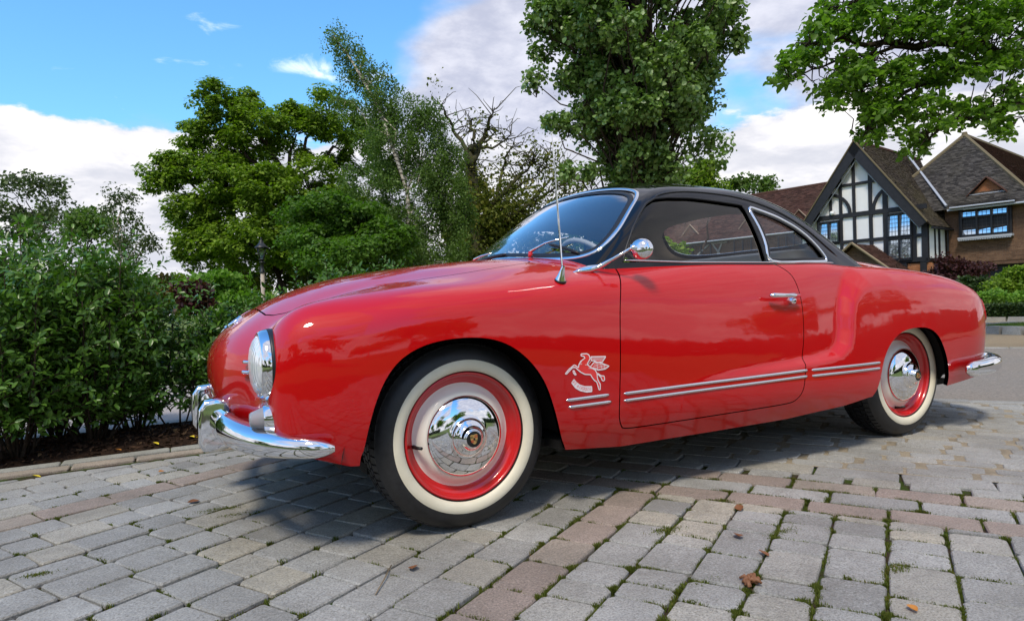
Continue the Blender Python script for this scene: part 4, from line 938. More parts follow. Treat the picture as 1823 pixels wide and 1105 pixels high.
m_brick = brickmat('brown_brick', (.12, .065, .04), (.22, .125, .075), (.16, .12, .09))
m_orange = brickmat('orange_brick', (.35, .12, .045), (.48, .19, .08), (.30, .2, .12), .2, .06)
def tilemat(name, lo, hi, moss, mf=.5):
    m = Mat(name); c_ = m.coord(); nz = m.noise(.8, 5, .6, c_); n2 = m.noise(9, 5, .8, c_); n3 = m.noise(45, 2, .8, c_); isl = m.n('ShaderNodeNewGeometry').outputs['Random Per Island']
    col = m.ramp(m.math('ADD', m.math('MULTIPLY', isl, .6), m.math('MULTIPLY', n3, .4)), [(.25, lo), (.75, hi)]); col = m.mix(m.ramp(nz, [(.42, 0.), (.68, mf)]), col, moss); col = m.mix(m.ramp(n2, [(.6, 0.), (.75, .5)]), col, tuple(v*2.0 for v in hi)); m.set(col=col, rough=.85, spec=.2); return m.m
m_tile = tilemat('dark_clay_tiles', (.036, .033, .031), (.11, .10, .09), (.075, .068, .045), .35)
m_tiler = tilemat('red_brown_clay_tiles', (.050, .022, .016), (.12, .058, .042), (.06, .045, .03), .3)
m_lead = simple('lead_flashing', (.42, .45, .50), .5); m_winfr = simple('black_window_frame', (.008, .009, .012), .4)
m_wglass = Mat('leaded_window_glass'); m_wglass.set(col=(.60, .70, .80), rough=.03, spec=1.0, metal=.85); m_wglass = m_wglass.m
m_leadbar = simple('lead_cames', (.06, .06, .065), .6)
H = empty('house', (0, 0, 0)); H.matrix_world = HM; tag(H, 'large country house with black and white timbered gable and dark tiled roofs', 'house')
def hpart(mb, name, mat, parent=None, smooth=False):
    return mb.build(name, mat, parent or H, smooth)
def roofplane(name, P4, mat, rows=.11, parent=None, cols=.18):
    """P4: eave left, eave right, ridge right, ridge left ; real overlapping courses of tiles"""
    a, b, c, d = [Vector(p) for p in P4]; L = max((d-a).length, (c-b).length); nr = max(2, int(L/rows)); n = (b-a).cross(d-a).normalized()
    if n.z < 0: n = -n
    V = []; F = []
    for r in range(nr):
        t0, t1 = r/nr, (r+1)/nr; l0, r0_ = a.lerp(d, t0), b.lerp(c, t0); l1, r1_ = a.lerp(d, t1), b.lerp(c, t1); wd = (r0_-l0).length; nc = max(1, int(wd/cols)); ph = .5*(r % 2)/nc
        for k in range(nc):
            u0 = min(1, max(0, k/nc+ph*(k > 0))); u1 = min(1, (k+1)/nc+ph); lift = .030+rnd.uniform(-.006, .008)
            q = [l0.lerp(r0_, u0)+n*lift, l0.lerp(r0_, u1)+n*(lift+rnd.uniform(-.004, .004)), l1.lerp(r1_, u1)+n*.004, l1.lerp(r1_, u0)+n*.004]
            dn = (l0-l1).normalized()*.0; k0 = len(V); V += [tuple(x) for x in q]+[tuple(q[0]-n*.028), tuple(q[1]-n*.028)]; F += [(k0, k0+1, k0+2, k0+3), (k0+4, k0+5, k0+1, k0)]
    mb = MB(); mb.V = V; mb.F = F; mb.M = [0]*len(F)
    k0 = len(V); mb.V += [tuple(p-n*.02) for p in (a, b, c, d)]; mb.F.append((k0, k0+1, k0+2, k0+3)); mb.M.append(0)
    o = mb.build(name, mat, parent or H, False, fixn=False); o['kind'] = 'stuff' if False else 'part'; del o['kind']; return o
ZB, GE, GA, GU = 2.03, 3.88, 8.08, -2.97      # gable: base, eave, apex, centre
sl_ = (GA-GE)/(0.05-GU)
# gable wall plate of render, clipped to the gable
mb = MB(); V = [(-5.9, .06, ZB), (0, .06, ZB), (0, .06, GE-.15), (GU, .06, GA-.3), (-5.9, .06, GE-.15)]; mb.add(V+[(a, .25, c) for a, _, c in V], [(0, 1, 2, 3, 4)]+[(i, (i+1) % 5, 5+(i+1) % 5, 5+i) for i in range(5)]); hpart(mb, 'rendered_wall', m_plaster)
mb = MB(); mb.box(-5.9, -.02, .28, 9, 0.0, 3.9); mb.box(-5.8, -.04, .3, .5, 0, ZB); hpart(mb, 'core_wall', m_timb)
def beam(x0, z0, x1, z1, w=.15, y0=-.012, y1=.10):
    a = Vector((x0, 0, z0)); b = Vector((x1, 0, z1)); t = (b-a).normalized(); n = Vector((-t.z, 0, t.x))*w/2; mb = MB()
    V = []
    for y in (y0, y1): V += [tuple(p+Vector((0, y, 0))) for p in (a-n, b-n, b+n, a+n)]
    mb.add(V, [(0, 1, 2, 3), (7, 6, 5, 4), (0, 4, 5, 1), (1, 5, 6, 2), (2, 6, 7, 3), (3, 7, 4, 0)]); return hpart(mb, 'timber_beam', m_timb)
def zroof(u): return GA-abs(u-GU)*sl_
for i, (u, z0, w) in enumerate(((-3.20, ZB, .14), (-2.43, ZB, .16), (-3.85, ZB, .14), (-1.76, ZB, .22), (-.55, ZB, .20), (-.12, ZB, .22), (-4.62+.65, 0, 0), (-5.0, ZB, .14), (-1.10, 4.5, .12), (-4.35, 4.5, .12))):
    if w: beam(u, z0, u, min(zroof(u)-.35, 7.6), w, y0=-.012-.0015*i)
beam(-5.4, 4.52, .0, 4.52, .22, y0=-.026); beam(-4.25, 6.03, -1.70, 6.03, .13, y0=-.024); beam(-5.9, 3.20, -.1, 3.20, .15, y0=-.0245); beam(-5.9, ZB+.06, .05, ZB+.06, .22, y0=-.04)
# curved braces
def arc_(cx, cz, r, a0, a1, y0):
    P_ = [(cx+r*math.cos(R(a)), cz+r*math.sin(R(a))) for a in np.linspace(a0, a1, 9)]; mb = MB(); V = []; F = []
    for i, (x, z) in enumerate(P_):
        for rr in (-.07, .07):
            for y in (y0, .08): aa = R(np.linspace(a0, a1, 9)[i]); V.append((cx+(r+rr)*math.cos(aa), y, cz+(r+rr)*math.sin(aa)))
    for i in range(8):
        k = 4*i; F += [(k, k+4, k+6, k+2), (k+1, k+3, k+7, k+5), (k, k+1, k+5, k+4), (k+2, k+6, k+7, k+3)]
    mb.add(V, F); hpart(mb, 'curved_brace', m_timb)
arc_(-1.15, 4.60, 1.15, 95, 180, -.02); arc_(-4.45, 4.60, 1.05, 0, 95, -.02)
# bargeboards and verges
for s in (-1, 1):
    e = (GU+s*3.10, GA-3.10*sl_); mb = MB(); t = Vector((e[0]-GU, 0, e[1]-GA)).normalized(); n = Vector((t.z, 0, -t.x)) * (1 if s < 0 else -1)
    if n.z > 0: n = -n
    a0_ = Vector((GU, 0, GA)); b0_ = Vector((e[0], 0, e[1])); V = []
    for y in (-.36, -.30): V += [tuple(p+Vector((0, y, 0))) for p in (a0_, b0_, b0_+n*.42, a0_+n*.42+Vector((0, 0, -.12)))]
    mb.add(V, [(0, 1, 2, 3), (7, 6, 5, 4), (0, 4, 5, 1), (1, 5, 6, 2), (2, 6, 7, 3), (3, 7, 4, 0)]); hpart(mb, 'bargeboard', m_timb)
    mb = MB(); V = []
    for y in (-.40, -.28): V += [tuple(p+Vector((0, y, 0))) for p in (a0_+Vector((0, 0, .07)), b0_+Vector((0, 0, .05)), b0_-Vector((0, 0, .03)), a0_-Vector((0, 0, .02)))]
    mb.add(V, [(0, 1, 2, 3), (7, 6, 5, 4), (0, 4, 5, 1), (1, 5, 6, 2), (2, 6, 7, 3), (3, 7, 4, 0)]); hpart(mb, 'verge_tiles', simple('mossy_verge', (.14, .11, .055), .9))
    mb = MB(); mb.tube([tuple(a0_+n*.50+Vector((0, -.20, -.1))), tuple(b0_+n*.46+Vector((0, -.20, 0)))], .025, 6); hpart(mb, 'verge_line', m_lead)
    mb = MB(); V = [tuple(a0_+n*.02+Vector((0, y, 0))) for y in (-.30, .06)]+[tuple(b0_+n*.02+Vector((0, y, 0))) for y in (-.30, .06)]; mb.add(V, [(0, 1, 3, 2)]); hpart(mb, 'soffit', m_timb)
def window(u0, u1, z0, z1, w, cols, rows, name='window', top=None, dirw='w', bars=3, bz=5, opened=None, parent=None):
    """cased window: frame, mullions, one pane per light with lead cames"""
    mb = MB(); y0, y1 = w-.05, w+.10; fw_ = .07
    mb.box(u0-fw_, u0, y0, y1, z0-fw_, z1+fw_); mb.box(u1, u1+fw_, y0, y1, z0-fw_, z1+fw_); mb.box(u0, u1, y0+.002, y1, z1, z1+fw_); mb.box(u0, u1, y0+.002, y1, z0-fw_, z0)
    cw = (u1-u0)/cols; zs = [z0, z1] if not top else [z0, top, z1]
    for k in range(1, cols): mb.box(u0+k*cw-.045, u0+k*cw+.045, y0+.004, y1, z0, z1)
    if top: mb.box(u0, u1, y0+.006, y1, top-.04, top+.04)
    fr = mb.build(name, m_winfr, parent or H, False)
    for k in range(cols):
        for j in range(len(zs)-1):
            a, b_ = u0+k*cw+(.045 if k else 0), u0+(k+1)*cw-(.045 if k < cols-1 else 0); c_, d_ = zs[j]+(.04 if j else 0), zs[j+1]-(.04 if top and j == 0 else 0)
            mb = MB(); tl = rnd.uniform(-.004, .004); mb.add([(a, w+.03+tl, c_), (b_, w+.03-tl, c_), (b_, w+.03+.09*(d_-c_), d_), (a, w+.03+2*tl+.09*(d_-c_), d_)], [(0, 1, 2, 3)]); mb.build('pane', m_wglass, fr, False)
            mb = MB(); nb = bars; nz_ = bz if not (top and j == 1) else 2
            for i in range(1, nb): x = a+(b_-a)*i/nb; mb.box(x-.005, x+.005, w+.012, w+.024, c_, d_)
            for i in range(1, nz_): z = c_+(d_-c_)*i/nz_; mb.box(a, b_, w+.013, w+.023, z-.006, z+.006)
            mb.build('lead_cames', m_leadbar, fr, False)
    return fr
window(-1.62, -.68, 3.28, 4.28, -.06, 2, 1); window(-1.62, -.68, 2.14, 3.10, -.062, 2, 1, opened=1); window(-4.92, -4.0, 3.28, 4.25, -.06, 2, 1)
# security light on the gable
mb = MB(); mb.lathe([(.09, 0), (.11, .03), (.10, .10), (.04, .14), (.0005, .15)], 'y', (-4.25, -.02, 4.72), 12, sgn=-1); hpart(mb, 'alarm_box', m_plaster)
# gable side wall (faces right) with panels
mb = MB(); mb.box(-.14, .0, .20, 2.4, ZB, 3.75); hpart(mb, 'rendered_wall', m_plaster)
for a, b_ in ((-.02, .20), (.86, 1.03), (1.36, 1.62), (2.28, 2.45)):
    mb = MB(); mb.box(-.05, .022, a, b_, ZB-.1, 3.75); hpart(mb, 'timber_beam', m_timb)
mb = MB(); mb.box(-.05, .03, -.04, 2.42, ZB-.10, ZB+.10); hpart(mb, 'wall_plate', m_timb); mb = MB(); mb.box(-.05, .03, .0, 2.42, 3.64, 3.80); hpart(mb, 'wall_plate', m_timb)
mb = MB(); mb.tube([(.12, 2.28, 3.7), (.12, 2.28, .0)], .05, 8); hpart(mb, 'downpipe', m_winfr)
# ground floor of the gable: posts and brick panels
for u in (-.18, -1.0, -1.9, -2.9): 
    mb = MB(); mb.box(u-.13, u+.13, -.02, .28, 0, ZB); hpart(mb, 'oak_post', m_timb)
for a, b_ in ((-.86, -.31), (-.05, .20), (-1.77, -1.13)):
    mb = MB(); mb.box(a, b_, .04, .26, 0, ZB-.12); hpart(mb, 'brick_panel', m_orange)
# gable roof: right slope visible, left slope behind
ov = .36; RW_ = 8.2
roofplane('gable_roof', [(0.27, -ov, GA-3.24*sl_), (0.27, 2.3, GA-3.24*sl_), (GU, RW_, GA), (GU, -ov, GA)], tilemat('mossy_clay_tiles', (.045, .036, .028), (.115, .092, .068), (.105, .09, .045), .6))
roofplane('gable_roof', [(GU-3.1, 8, GA-3.1*sl_), (GU-3.1, -ov, GA-3.1*sl_), (GU, -ov, GA), (GU, RW_, GA)], m_tiler)
mb = MB(); mb.tube([(GU, -ov, GA+.03), (GU, RW_, GA+.03)], .09, 6); hpart(mb, 'ridge_tiles', m_tiler)
mb = MB(); mb.tube([(.33, -ov, GA-3.28*sl_-.04), (.33, 2.3, GA-3.28*sl_-.04)], .055, 8); hpart(mb, 'gutter', m_winfr)
# right block: brick upper storey jettied over a dark ground floor, hipped roof
BW = 2.35
mb = MB(); mb.box(.0, 9.0, BW, 9, 1.88, 4.5); hpart(mb, 'brick_wall', m_brick)
mb = MB(); mb.box(.02, 9.0, BW+.5, 9, 0, 1.88); mb.box(0, 9, BW+.02, BW+.3, 1.72, 1.878); hpart(mb, 'ground_floor_wall', m_brick)
mb = MB(); mb.box(.3, 4.2, BW+.30, BW+.48, .0, 1.72); hpart(mb, 'jetty_shade_slab', m_timb)  # black slab stands in for the shade under the jetty
AX = (0.0, 5.5, 8.50); ez = 4.42; ew = BW-.45
roofplane('hipped_roof', [(-3.6, ew, ez), (3.7, ew, ez), (AX[0]+.02, AX[1], AX[2]), (AX[0]-.02, AX[1], AX[2])], m_tile)
roofplane('hipped_roof', [(3.7, ew, ez), (3.7, 16, ez), (AX[0], 16, AX[2]), AX], m_tiler)
roofplane('hipped_roof', [(-3.7, 16, ez), (-3.7, ew, ez), AX, (AX[0], 16, AX[2])], m_tiler)
mb = MB(); mb.tube([AX, (3.7, ew, ez+.03)], .09, 6); mb.tube([AX, (-3.65, ew, ez+.03)], .09, 6); mb.tube([AX, (0, 16, AX[2]+.02)], .10, 6); mb.tube([(AX[0], AX[1], AX[2]-.1), (AX[0], AX[1], AX[2]+.14)], [.16, .12], 8); hpart(mb, 'ridge_tiles', simple('mossy_ridge', (.15, .12, .065), .9))
roofplane('side_roof', [(3.6, ew+.02, ez), (10, ew+.02, ez), (10, 6, 7.4), (2.6, 6, 7.4)], m_tile)
mb = MB(); V1 = Vector((.22, ew+.1, 4.50)); V2 = Vector((-2.6, 5.3, 7.95)); mb.tube([tuple(V1+(V2-V1)*k/6+Vector((0, -.12, .10))) for k in range(7)], .06, 5); hpart(mb, 'lead_valley', m_lead)
mb = MB(); mb.box(.25, .95, ew-.06, ew+.1, 4.34, 4.44); mb.tube([(.9, ew-.06, 4.36), (9, ew-.06, 4.36)], .05, 8); hpart(mb, 'gutter', m_lead)
# bay window with its little roof and gablet
bw0 = BW-.28; mb = MB(); mb.box(.62, 2.66, bw0+.10, BW+.05, 3.02, 4.42); hpart(mb, 'bay_wall', m_timb)
window(.78, 2.50, 3.17, 4.30, bw0+.05, 3, 2, top=3.98)
mb = MB(); mb.box(.60, 2.70, bw0-.06, BW, 2.96, 3.06)
for k in range(22): mb.box(.62+k*.094, .62+k*.094+.07, bw0-.05, bw0-.02, 2.90, 2.97)
hpart(mb, 'lead_apron', m_lead)
roofplane('bay_roof', [(.35, bw0-.35, 4.50), (2.95, bw0-.35, 4.50), (2.45, BW+.95, 5.15), (.95, BW+.95, 5.15)], m_tile)
mb = MB(); V = [(1.05, BW+.15, 5.02), (2.35, BW+.15, 5.02), (1.70, BW+.15, 5.70)]; mb.add(V+[(a, b_+1.4, c) for a, b_, c in V], [(0, 1, 2), (0, 3, 4, 1), (1, 4, 5, 2), (2, 5, 3, 0)]); hpart(mb, 'gablet', m_orange)
for s in (-1, 1):
    mb = MB(); mb.add([(1.70, BW-.05, 5.80), (1.70+s*.80, BW-.05, 5.00), (1.70+s*.80, BW+1.9, 5.00), (1.70, BW+1.9, 5.80), (1.70, BW-.05, 5.74), (1.70+s*.80, BW-.05, 4.94)], [(0, 1, 2, 3), (0, 1, 5, 4)]); hpart(mb, 'gablet_roof', m_tiler)
mb = MB(); mb.box(1.0, 2.4, BW+.05, BW+.14, 4.98, 5.05); mb.tube([(.4, bw0-.38, 4.46), (2.9, bw0-.38, 4.46)], .04, 6); hpart(mb, 'lead_flashing', m_lead)
# left wing behind the car roof
WW = 4.5
mb = MB(); mb.box(-26, -5.5, WW, WW+8, 0, 4.5); hpart(mb, 'brick_wall', m_brick)
roofplane('wing_roof', [(-26, WW-.4, 4.42), (-5.2, WW-.4, 4.42), (-5.2, 9.0, 7.75), (-26, 9.0, 7.75)], m_tiler, rows=.13, cols=.24)
mb = MB(); mb.tube([(-26, 9, 7.78), (-5.2, 9, 7.78)], .09, 6); hpart(mb, 'ridge_tiles', m_tiler)
mb = MB(); mb.tube([(-26, WW-.42, 4.38), (-5.2, WW-.42, 4.38)], .05, 6); hpart(mb, 'gutter', m_lead)
window(-12.65, -11.5, 3.12, 4.28, WW-.05, 2, 1); window(-9.6, -8.2, 3.12, 4.2, WW-.05, 3, 1); window(-16.6, -14.5, 2.9, 4.2, WW-.05, 3, 1); window(-20.6, -19.2, 3.1, 4.2, WW-.05, 2, 1)
for uc in (-8.6, -12.0, -16.5):
    mb = MB(); V = [(uc-.7, WW+.6, 5.0), (uc+.7, WW+.6, 5.0), (uc, WW+.6, 5.75)]; mb.add(V+[(a, b_+1.4, c) for a, b_, c in V], [(0, 1, 2), (0, 3, 4, 1), (1, 4, 5, 2), (2, 5, 3, 0)]); hpart(mb, 'gablet', m_tiler)
    mb = MB(); mb.tube([(uc-.78, WW+.55, 4.98), (uc, WW+.55, 5.80), (uc+.78, WW+.55, 4.98)], .045, 5); mb.box(uc-.75, uc+.75, WW+.4, WW+.55, 4.93, 4.99); hpart(mb, 'gablet_edge', simple('pale_tile_edge', (.30, .22, .16), .8))
# timber braces on the wing by the far window
for (a, b_, c, d_) in ((-16.9, 2.6, -14.6, 4.2), (-14.4, 2.6, -13.6, 4.2), (-17, 4.25, -13.2, 4.25), (-13.4, 3.0, -14.3, 4.2)):
    beam(a, b_, c, d_, .10, y0=WW-.08, y1=WW+.02).data.materials[0] = simple('weathered_grey_oak', (.30, .29, .28), .8)
# porch roof in front of the gable
roofplane('porch_roof', [(-.75, -2.3, 1.60), (-.75, .0, 1.60), (-2.35, .0, 2.92), (-2.35, -2.3, 2.92)], m_tiler, rows=.1, cols=.16)
roofplane('porch_roof', [(-3.9, .0, 1.60), (-3.9, -2.3, 1.60), (-2.35, -2.3, 2.92), (-2.35, 0, 2.92)], m_tiler, rows=.1, cols=.16)
mb = MB(); mb.box(-3.6, -1.1, -2.0, 0, 0, 1.7); hpart(mb, 'porch_wall', m_brick); mb = MB(); mb.add([(-3.75, -2.05, 1.65), (-.95, -2.05, 1.65), (-2.35, -2.05, 2.85), (-3.75, -1.9, 1.65), (-.95, -1.9, 1.65), (-2.35, -1.9, 2.85)], [(0, 1, 2), (3, 5, 4), (0, 3, 4, 1), (1, 4, 5, 2), (2, 5, 3, 0)]); hpart(mb, 'porch_gable', m_brick)
for s, e in ((-1, -3.95), (1, -.70)):
    mb = MB(); mb.tube([(-2.35, -2.36, 2.96), (e, -2.36, 1.60)], .055, 5); hpart(mb, 'verge_tiles', simple('pale_verge', (.26, .20, .12), .9))
print('house', round(time.time()-T00, 1))
# ---------------------------------------------------------------- planting in front of the house
def bush(name, px, d, spec, mat, lab, ls=.08, per=120, cr=.22, seed=1, group=None, bark=m_bark):
    b = at(px, d); return tree(name, b, rel(b, px, d, spec[0][1]+8), .035, B_(b, spec), ls, per, mat, bark, lab, seed, group, clr=cr, cat='shrub')
bush('purple_maple', 1700, 24, [(1690, 470, 24, 25, 14, 12), (1720, 475, 24, 28, 14, 14), (1745, 485, 24, 22, 12, 10), (1700, 495, 24, 35, 12, 14), (1670, 485, 24, 14, 12, 5)], lm_acer, 'dark purple leaved maple shrub against the shaded brick wall', .10, 70, .3, 61)
bush('rounded_bush', 1800, 19, [(1800, 500, 19, 26, 18, 16), (1780, 515, 19, 26, 14, 12), (1830, 505, 19, 30, 20, 16), (1815, 490, 19, 20, 12, 8)], lm_oak, 'large rounded mid green bush below the bay window at the right edge', .07, 170, .26, 62)
bush('lime_shrub', 1765, 16.2, [(1765, 528, 16.2, 22, 9, 14), (1745, 530, 16.2, 12, 8, 6)], lm_lime, 'bright lime green low shrub just right of the red tail', .07, 90, .15, 63, 'lime green shrubs behind the box hedge')
bush('lime_shrub', 1815, 16.2, [(1818, 530, 16.2, 18, 9, 12), (1840, 528, 16.2, 18, 9, 8)], lm_lime, 'bright lime green low shrub at the right edge of the picture', .07, 90, .15, 64, 'lime green shrubs behind the box hedge')
bush('dark_shrub', 1740, 21, [(1735, 505, 21, 25, 14, 12), (1715, 515, 21, 20, 12, 8), (1690, 520, 21, 25, 14, 8)], lm_box, 'small dark green shrub under the purple maple', .08, 110, .22, 65)
bush('bare_shrub', 1602, 27, [(1602, 455, 27, 14, 10, 3)], lm_acer, 'almost bare twiggy shrub in front of the leaded window', .05, 8, .25, 66)
# box hedge
rng = np.random.default_rng(5); P0h, P1h = np.array(at(1700, 14.4)), np.array(at(1900, 13.0)); L = np.linalg.norm(P1h-P0h); ux = (P1h-P0h)/L; uy = np.array([-ux[1], ux[0], 0]); uy = uy if uy@Fh > 0 else -uy
root = empty('box_hedge', tuple(P0h), 0, 'low clipped dark box hedge running along the far side of the gravel', 'hedge')
n = 9000; a = rng.random(n)*L; b_ = rng.random(n)*.5; c = rng.random(n)*.33; face = rng.integers(0, 3, n); b_ = np.where(face == 0, rng.random(n)*.04, b_); c = np.where(face == 1, .33-rng.random(n)*.04, c)
Cc = a[:, None]*ux+b_[:, None]*uy+c[:, None]*np.array([0, 0, 1.]); leafcloud(Cc, np.tile(-Fh*.5+np.array([0, 0, .4]), (n, 1)), .05, lm_box, 'foliage', root, shape='dia', rng=rng, flat=.3)
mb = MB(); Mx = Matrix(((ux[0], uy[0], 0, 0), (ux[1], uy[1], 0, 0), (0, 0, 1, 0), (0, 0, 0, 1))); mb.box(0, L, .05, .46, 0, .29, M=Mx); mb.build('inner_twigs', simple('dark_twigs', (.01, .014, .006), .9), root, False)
# kerb stones at the hedge foot and round the grass island
def kerbline(pts, name, label, w=.14, h=.10, ln=.35):
    root = empty(name, tuple(pts[0]), 0, label, 'kerb'); p0 = Vector(pts[0]); D = [0]
    for a, b_ in zip(pts[:-1], pts[1:]): D.append(D[-1]+(Vector(b_)-Vector(a)).length)
    A_ = np.array(pts); s = 0
    while s < D[-1]-ln*.5:
        l = ln*rnd.uniform(.8, 1.15); e = min(s+l, D[-1]); a = Vector([np.interp(s+.01, D, A_[:, i]) for i in range(3)])-p0; b_ = Vector([np.interp(e-.01, D, A_[:, i]) for i in range(3)])-p0; t = (b_-a).normalized(); n = Vector((-t.y, t.x, 0))*w/2
        mb = MB(); hh_ = h*rnd.uniform(.85, 1.15); V = [a-n, b_-n, b_+n, a+n]; V2 = [v*1+Vector((0, 0, hh_)) for v in ((a-n)+(b_-a)*.04+n*.15, (b_-n)-(b_-a)*.04+n*.15, (b_+n)-(b_-a)*.04-n*.15, (a+n)+(b_-a)*.04-n*.15)]
        V = [v+Vector((0, 0, -.03)) for v in V]; mb.add([tuple(v) for v in V+V2], [(4, 5, 6, 7), (0, 1, 5, 4), (1, 2, 6, 5), (2, 3, 7, 6), (3, 0, 4, 7)]); mb.build('kerb_stone', SM['grey']['obj'], root, False); s = e
kerbline([at(1700, 14.2), at(1760, 13.75), at(1900, 12.8)], 'hedge_kerb', 'line of grey kerb stones at the foot of the box hedge', .12, .09, .45)
isl = Vector(at(1908, 10.2)); ri = 1.0
cpts = []
for a in np.linspace(0, 2*math.pi, 60): cpts.append((isl.x+ri*1.25*math.cos(a)*Rh[0]+ri*1.1*math.sin(a)*Fh[0], isl.y+ri*1.25*math.cos(a)*Rh[1]+ri*1.1*math.sin(a)*Fh[1], 0))
kerbline(cpts, 'island_kerb', 'ring of grey stones round the grass island', .16, .10, .28)
mb = MB(); mb.add([(isl.x, isl.y, .10)]+[(p[0]*.985+isl.x*.015, p[1]*.985+isl.y*.015, .05) for p in cpts[:-1]], [(0, 1+i, 1+(i+1) % 59) for i in range(59)]); o = mb.build('grass_island', mg.m); tag(o, kind='structure')
# fine grass on the island edge and the lawn beyond the path
V = []; F = []
for k in range(9000):
    a = rnd.uniform(0, 6.28); r = ri*math.sqrt(rnd.random())*.96; x = isl.x+1.25*r*math.cos(a)*Rh[0]+1.1*r*math.sin(a)*Fh[0]; y = isl.y+1.25*r*math.cos(a)*Rh[1]+1.1*r*math.sin(a)*Fh[1]; w = .004; q = rnd.uniform(0, 3.14); h = rnd.uniform(.03, .06); i = len(V); z = .05+.05*(1-r/ri)
    V += [(x-w*math.cos(q), y-w*math.sin(q), z), (x+w*math.cos(q), y+w*math.sin(q), z), (x+rnd.uniform(-.02, .02), y+rnd.uniform(-.02, .02), z+h)]; F.append((i, i+1, i+2))
o = mesh('island_grass', V, F, leaf_mat('mown_grass', (.06, .11, .02), (.14, .20, .045), .3, .7, 2, .2), None, smooth=False); tag(o, kind='stuff')
# ---------------------------------------------------------------- what stands behind the camera and shows in the paint and chrome
def back(az_deg, d): a = R(az_deg); return (C0[0]+math.sin(a)*d, C0[1]+math.cos(a)*d, 0)
rg = np.random.default_rng(77)
for i, (az_, d, h, w, lab) in enumerate(((200, 14, 7.5, 4.6, 'broad weeping tree standing behind the photographer'), (165, 17, 6.0, 5.5, 'round tree to the right behind the photographer'), (235, 17, 6.5, 5.5, 'spreading tree to the left behind the photographer'), (118, 30, 7.5, 5.0, 'tall tree far right of the drive'), (280, 32, 6.5, 5.5, 'bushy tree far left of the drive'), (176, 30, 5.0, 6.0, 'low wide tree across the drive'), (222, 34, 6.5, 5.5, 'distant tree across the drive'))):
    b = back(az_, d); bl = []
    for k in range(9): a = rg.uniform(0, 6.28); r = rg.random()**.5; bl.append((math.cos(a)*r*w*.55, math.sin(a)*r*w*.55, h*rg.uniform(.42, .88)*(1-.18*r), w*.34, w*.34, h*.16, 9))
    tree('garden_tree', b, (0, 0, h*.55), .2, bl, .30, 60, lm_oak, m_bark, lab, 100+i, 'trees behind the camera', clr=.9, flat=.4, nlimb=0)
for i, (az0, az1, d, h, lab) in enumerate(((95, 165, 20, 1.6, 'long clipped hedge on the right behind the photographer'), (195, 290, 19, 1.7, 'long clipped hedge on the left behind the photographer'))):
    rng = np.random.default_rng(200+i); n = 9000; a = np.radians(rng.uniform(az0, az1, n)); rr = d+rng.random(n)*1.2; c = rng.random(n)*h; C_ = np.stack([C0[0]+np.sin(a)*rr, C0[1]+np.cos(a)*rr, c], 1); o = leafcloud(C_, np.zeros((n, 3)), .38, lm_box, 'clipped_hedge', None, shape='dia', rng=rng); tag(o, lab, 'hedge')
print('env', round(time.time()-T00, 1))

# ================================================================= THE CAR
m_red = Mat('car_paint_red'); m_red.set(col=(.50, .0006, .0016), rough=.45, spec=.15, coat=1.0, coatr=.02, ior=1.4)
m_red.b.inputs['Coat IOR'].default_value = 1.52
_c = m_red.coord(); _n = m_red.noise(7.0, 2, .5, _c); _n2 = m_red.noise(900, 2, .5, _c); _n3 = m_red.noise(5, 5, .6, _c)
_bp = m_red.n('ShaderNodeBump'); _bp.inputs['Strength'].default_value = .35; _bp.inputs['Distance'].default_value = .0035; m_red.l(m_red.math('ADD', _n, m_red.math('MULTIPLY', _n2, .004)), _bp.inputs['Height']); m_red.l(_bp.outputs[0], m_red.b.inputs['Coat Normal'])
_sz = m_red.n('ShaderNodeSeparateXYZ'); m_red.l(_c, _sz.inputs[0]); _low = m_red.ramp(_sz.outputs[2], [(.22, 1.), (.42, 0.)]); m_red.l(m_red.math('ADD', .04, m_red.math('MULTIPLY', m_red.math('MULTIPLY', _low, _n3), .16)), m_red.b.inputs['Coat Roughness'])
m_red.l(m_red.mix(m_red.math('MULTIPLY', _low, m_red.ramp(_n3, [(.45, 0.), (.75, .16)])), (.50, .0006, .0016), (.20, .12, .09)), m_red.b.inputs['Base Color'])
m_red = m_red.m
m_redw = simple('wheel_paint_red', (.55, .004, .006), .28, coat=.8, coatr=.05)
m_black = Mat('roof_paint_black'); m_black.set(col=(.002, .0022, .003), rough=.7, coat=1, coatr=.025, spec=.0); m_black.b.inputs['Coat IOR'].default_value = 1.5; m_black = m_black.m
mc = Mat('chrome'); nz = mc.noise(30, 3); mc.set(col=(.82, .83, .85), metal=1.0, rough=mc.ramp(nz, [(.3, .03), (.8, .09)])); m_chrome = mc.m
m_alu = simple('polished_aluminium', (.78, .79, .82), .16, metal=1.0)
mr = Mat('tyre_rubber'); nz = mr.noise(60, 5); mr.set(col=mr.ramp(nz, [(.3, (.010, .010, .011)), (.75, (.024, .024, .025))]), rough=mr.ramp(nz, [(.3, .42), (.7, .62)])); m_rubber = mr.m
mw = Mat('whitewall_rubber'); nz = mw.noise(14, 5); mw.set(col=mw.ramp(nz, [(.3, (.70, .65, .49)), (.75, (.80, .75, .60))]), rough=.5); m_white = mw.m
m_cream = simple('wheel_paint_cream', (.87, .83, .73), .4, coat=.2, coatr=.08)
m_dark = simple('underbody_black', (.006, .006, .006), .9)
m_rubseal = simple('rubber_seal', (.008, .008, .009), .45)
m_trimd = simple('interior_dark_vinyl', (.02, .019, .018), .55)
mh = Mat('headliner_cloth'); nz = mh.noise(250, 3); mh.set(col=mh.ramp(nz, [(.3, (.40, .33, .26)), (.7, (.52, .44, .35))]), rough=.9); m_head = mh.m
m_seat = simple('seat_vinyl_beige', (.55, .50, .42), .5)
m_gold = simple('crest_gold', (.75, .50, .18), .3, metal=.8)
m_blk = simple('crest_black', (.01, .01, .01), .3)
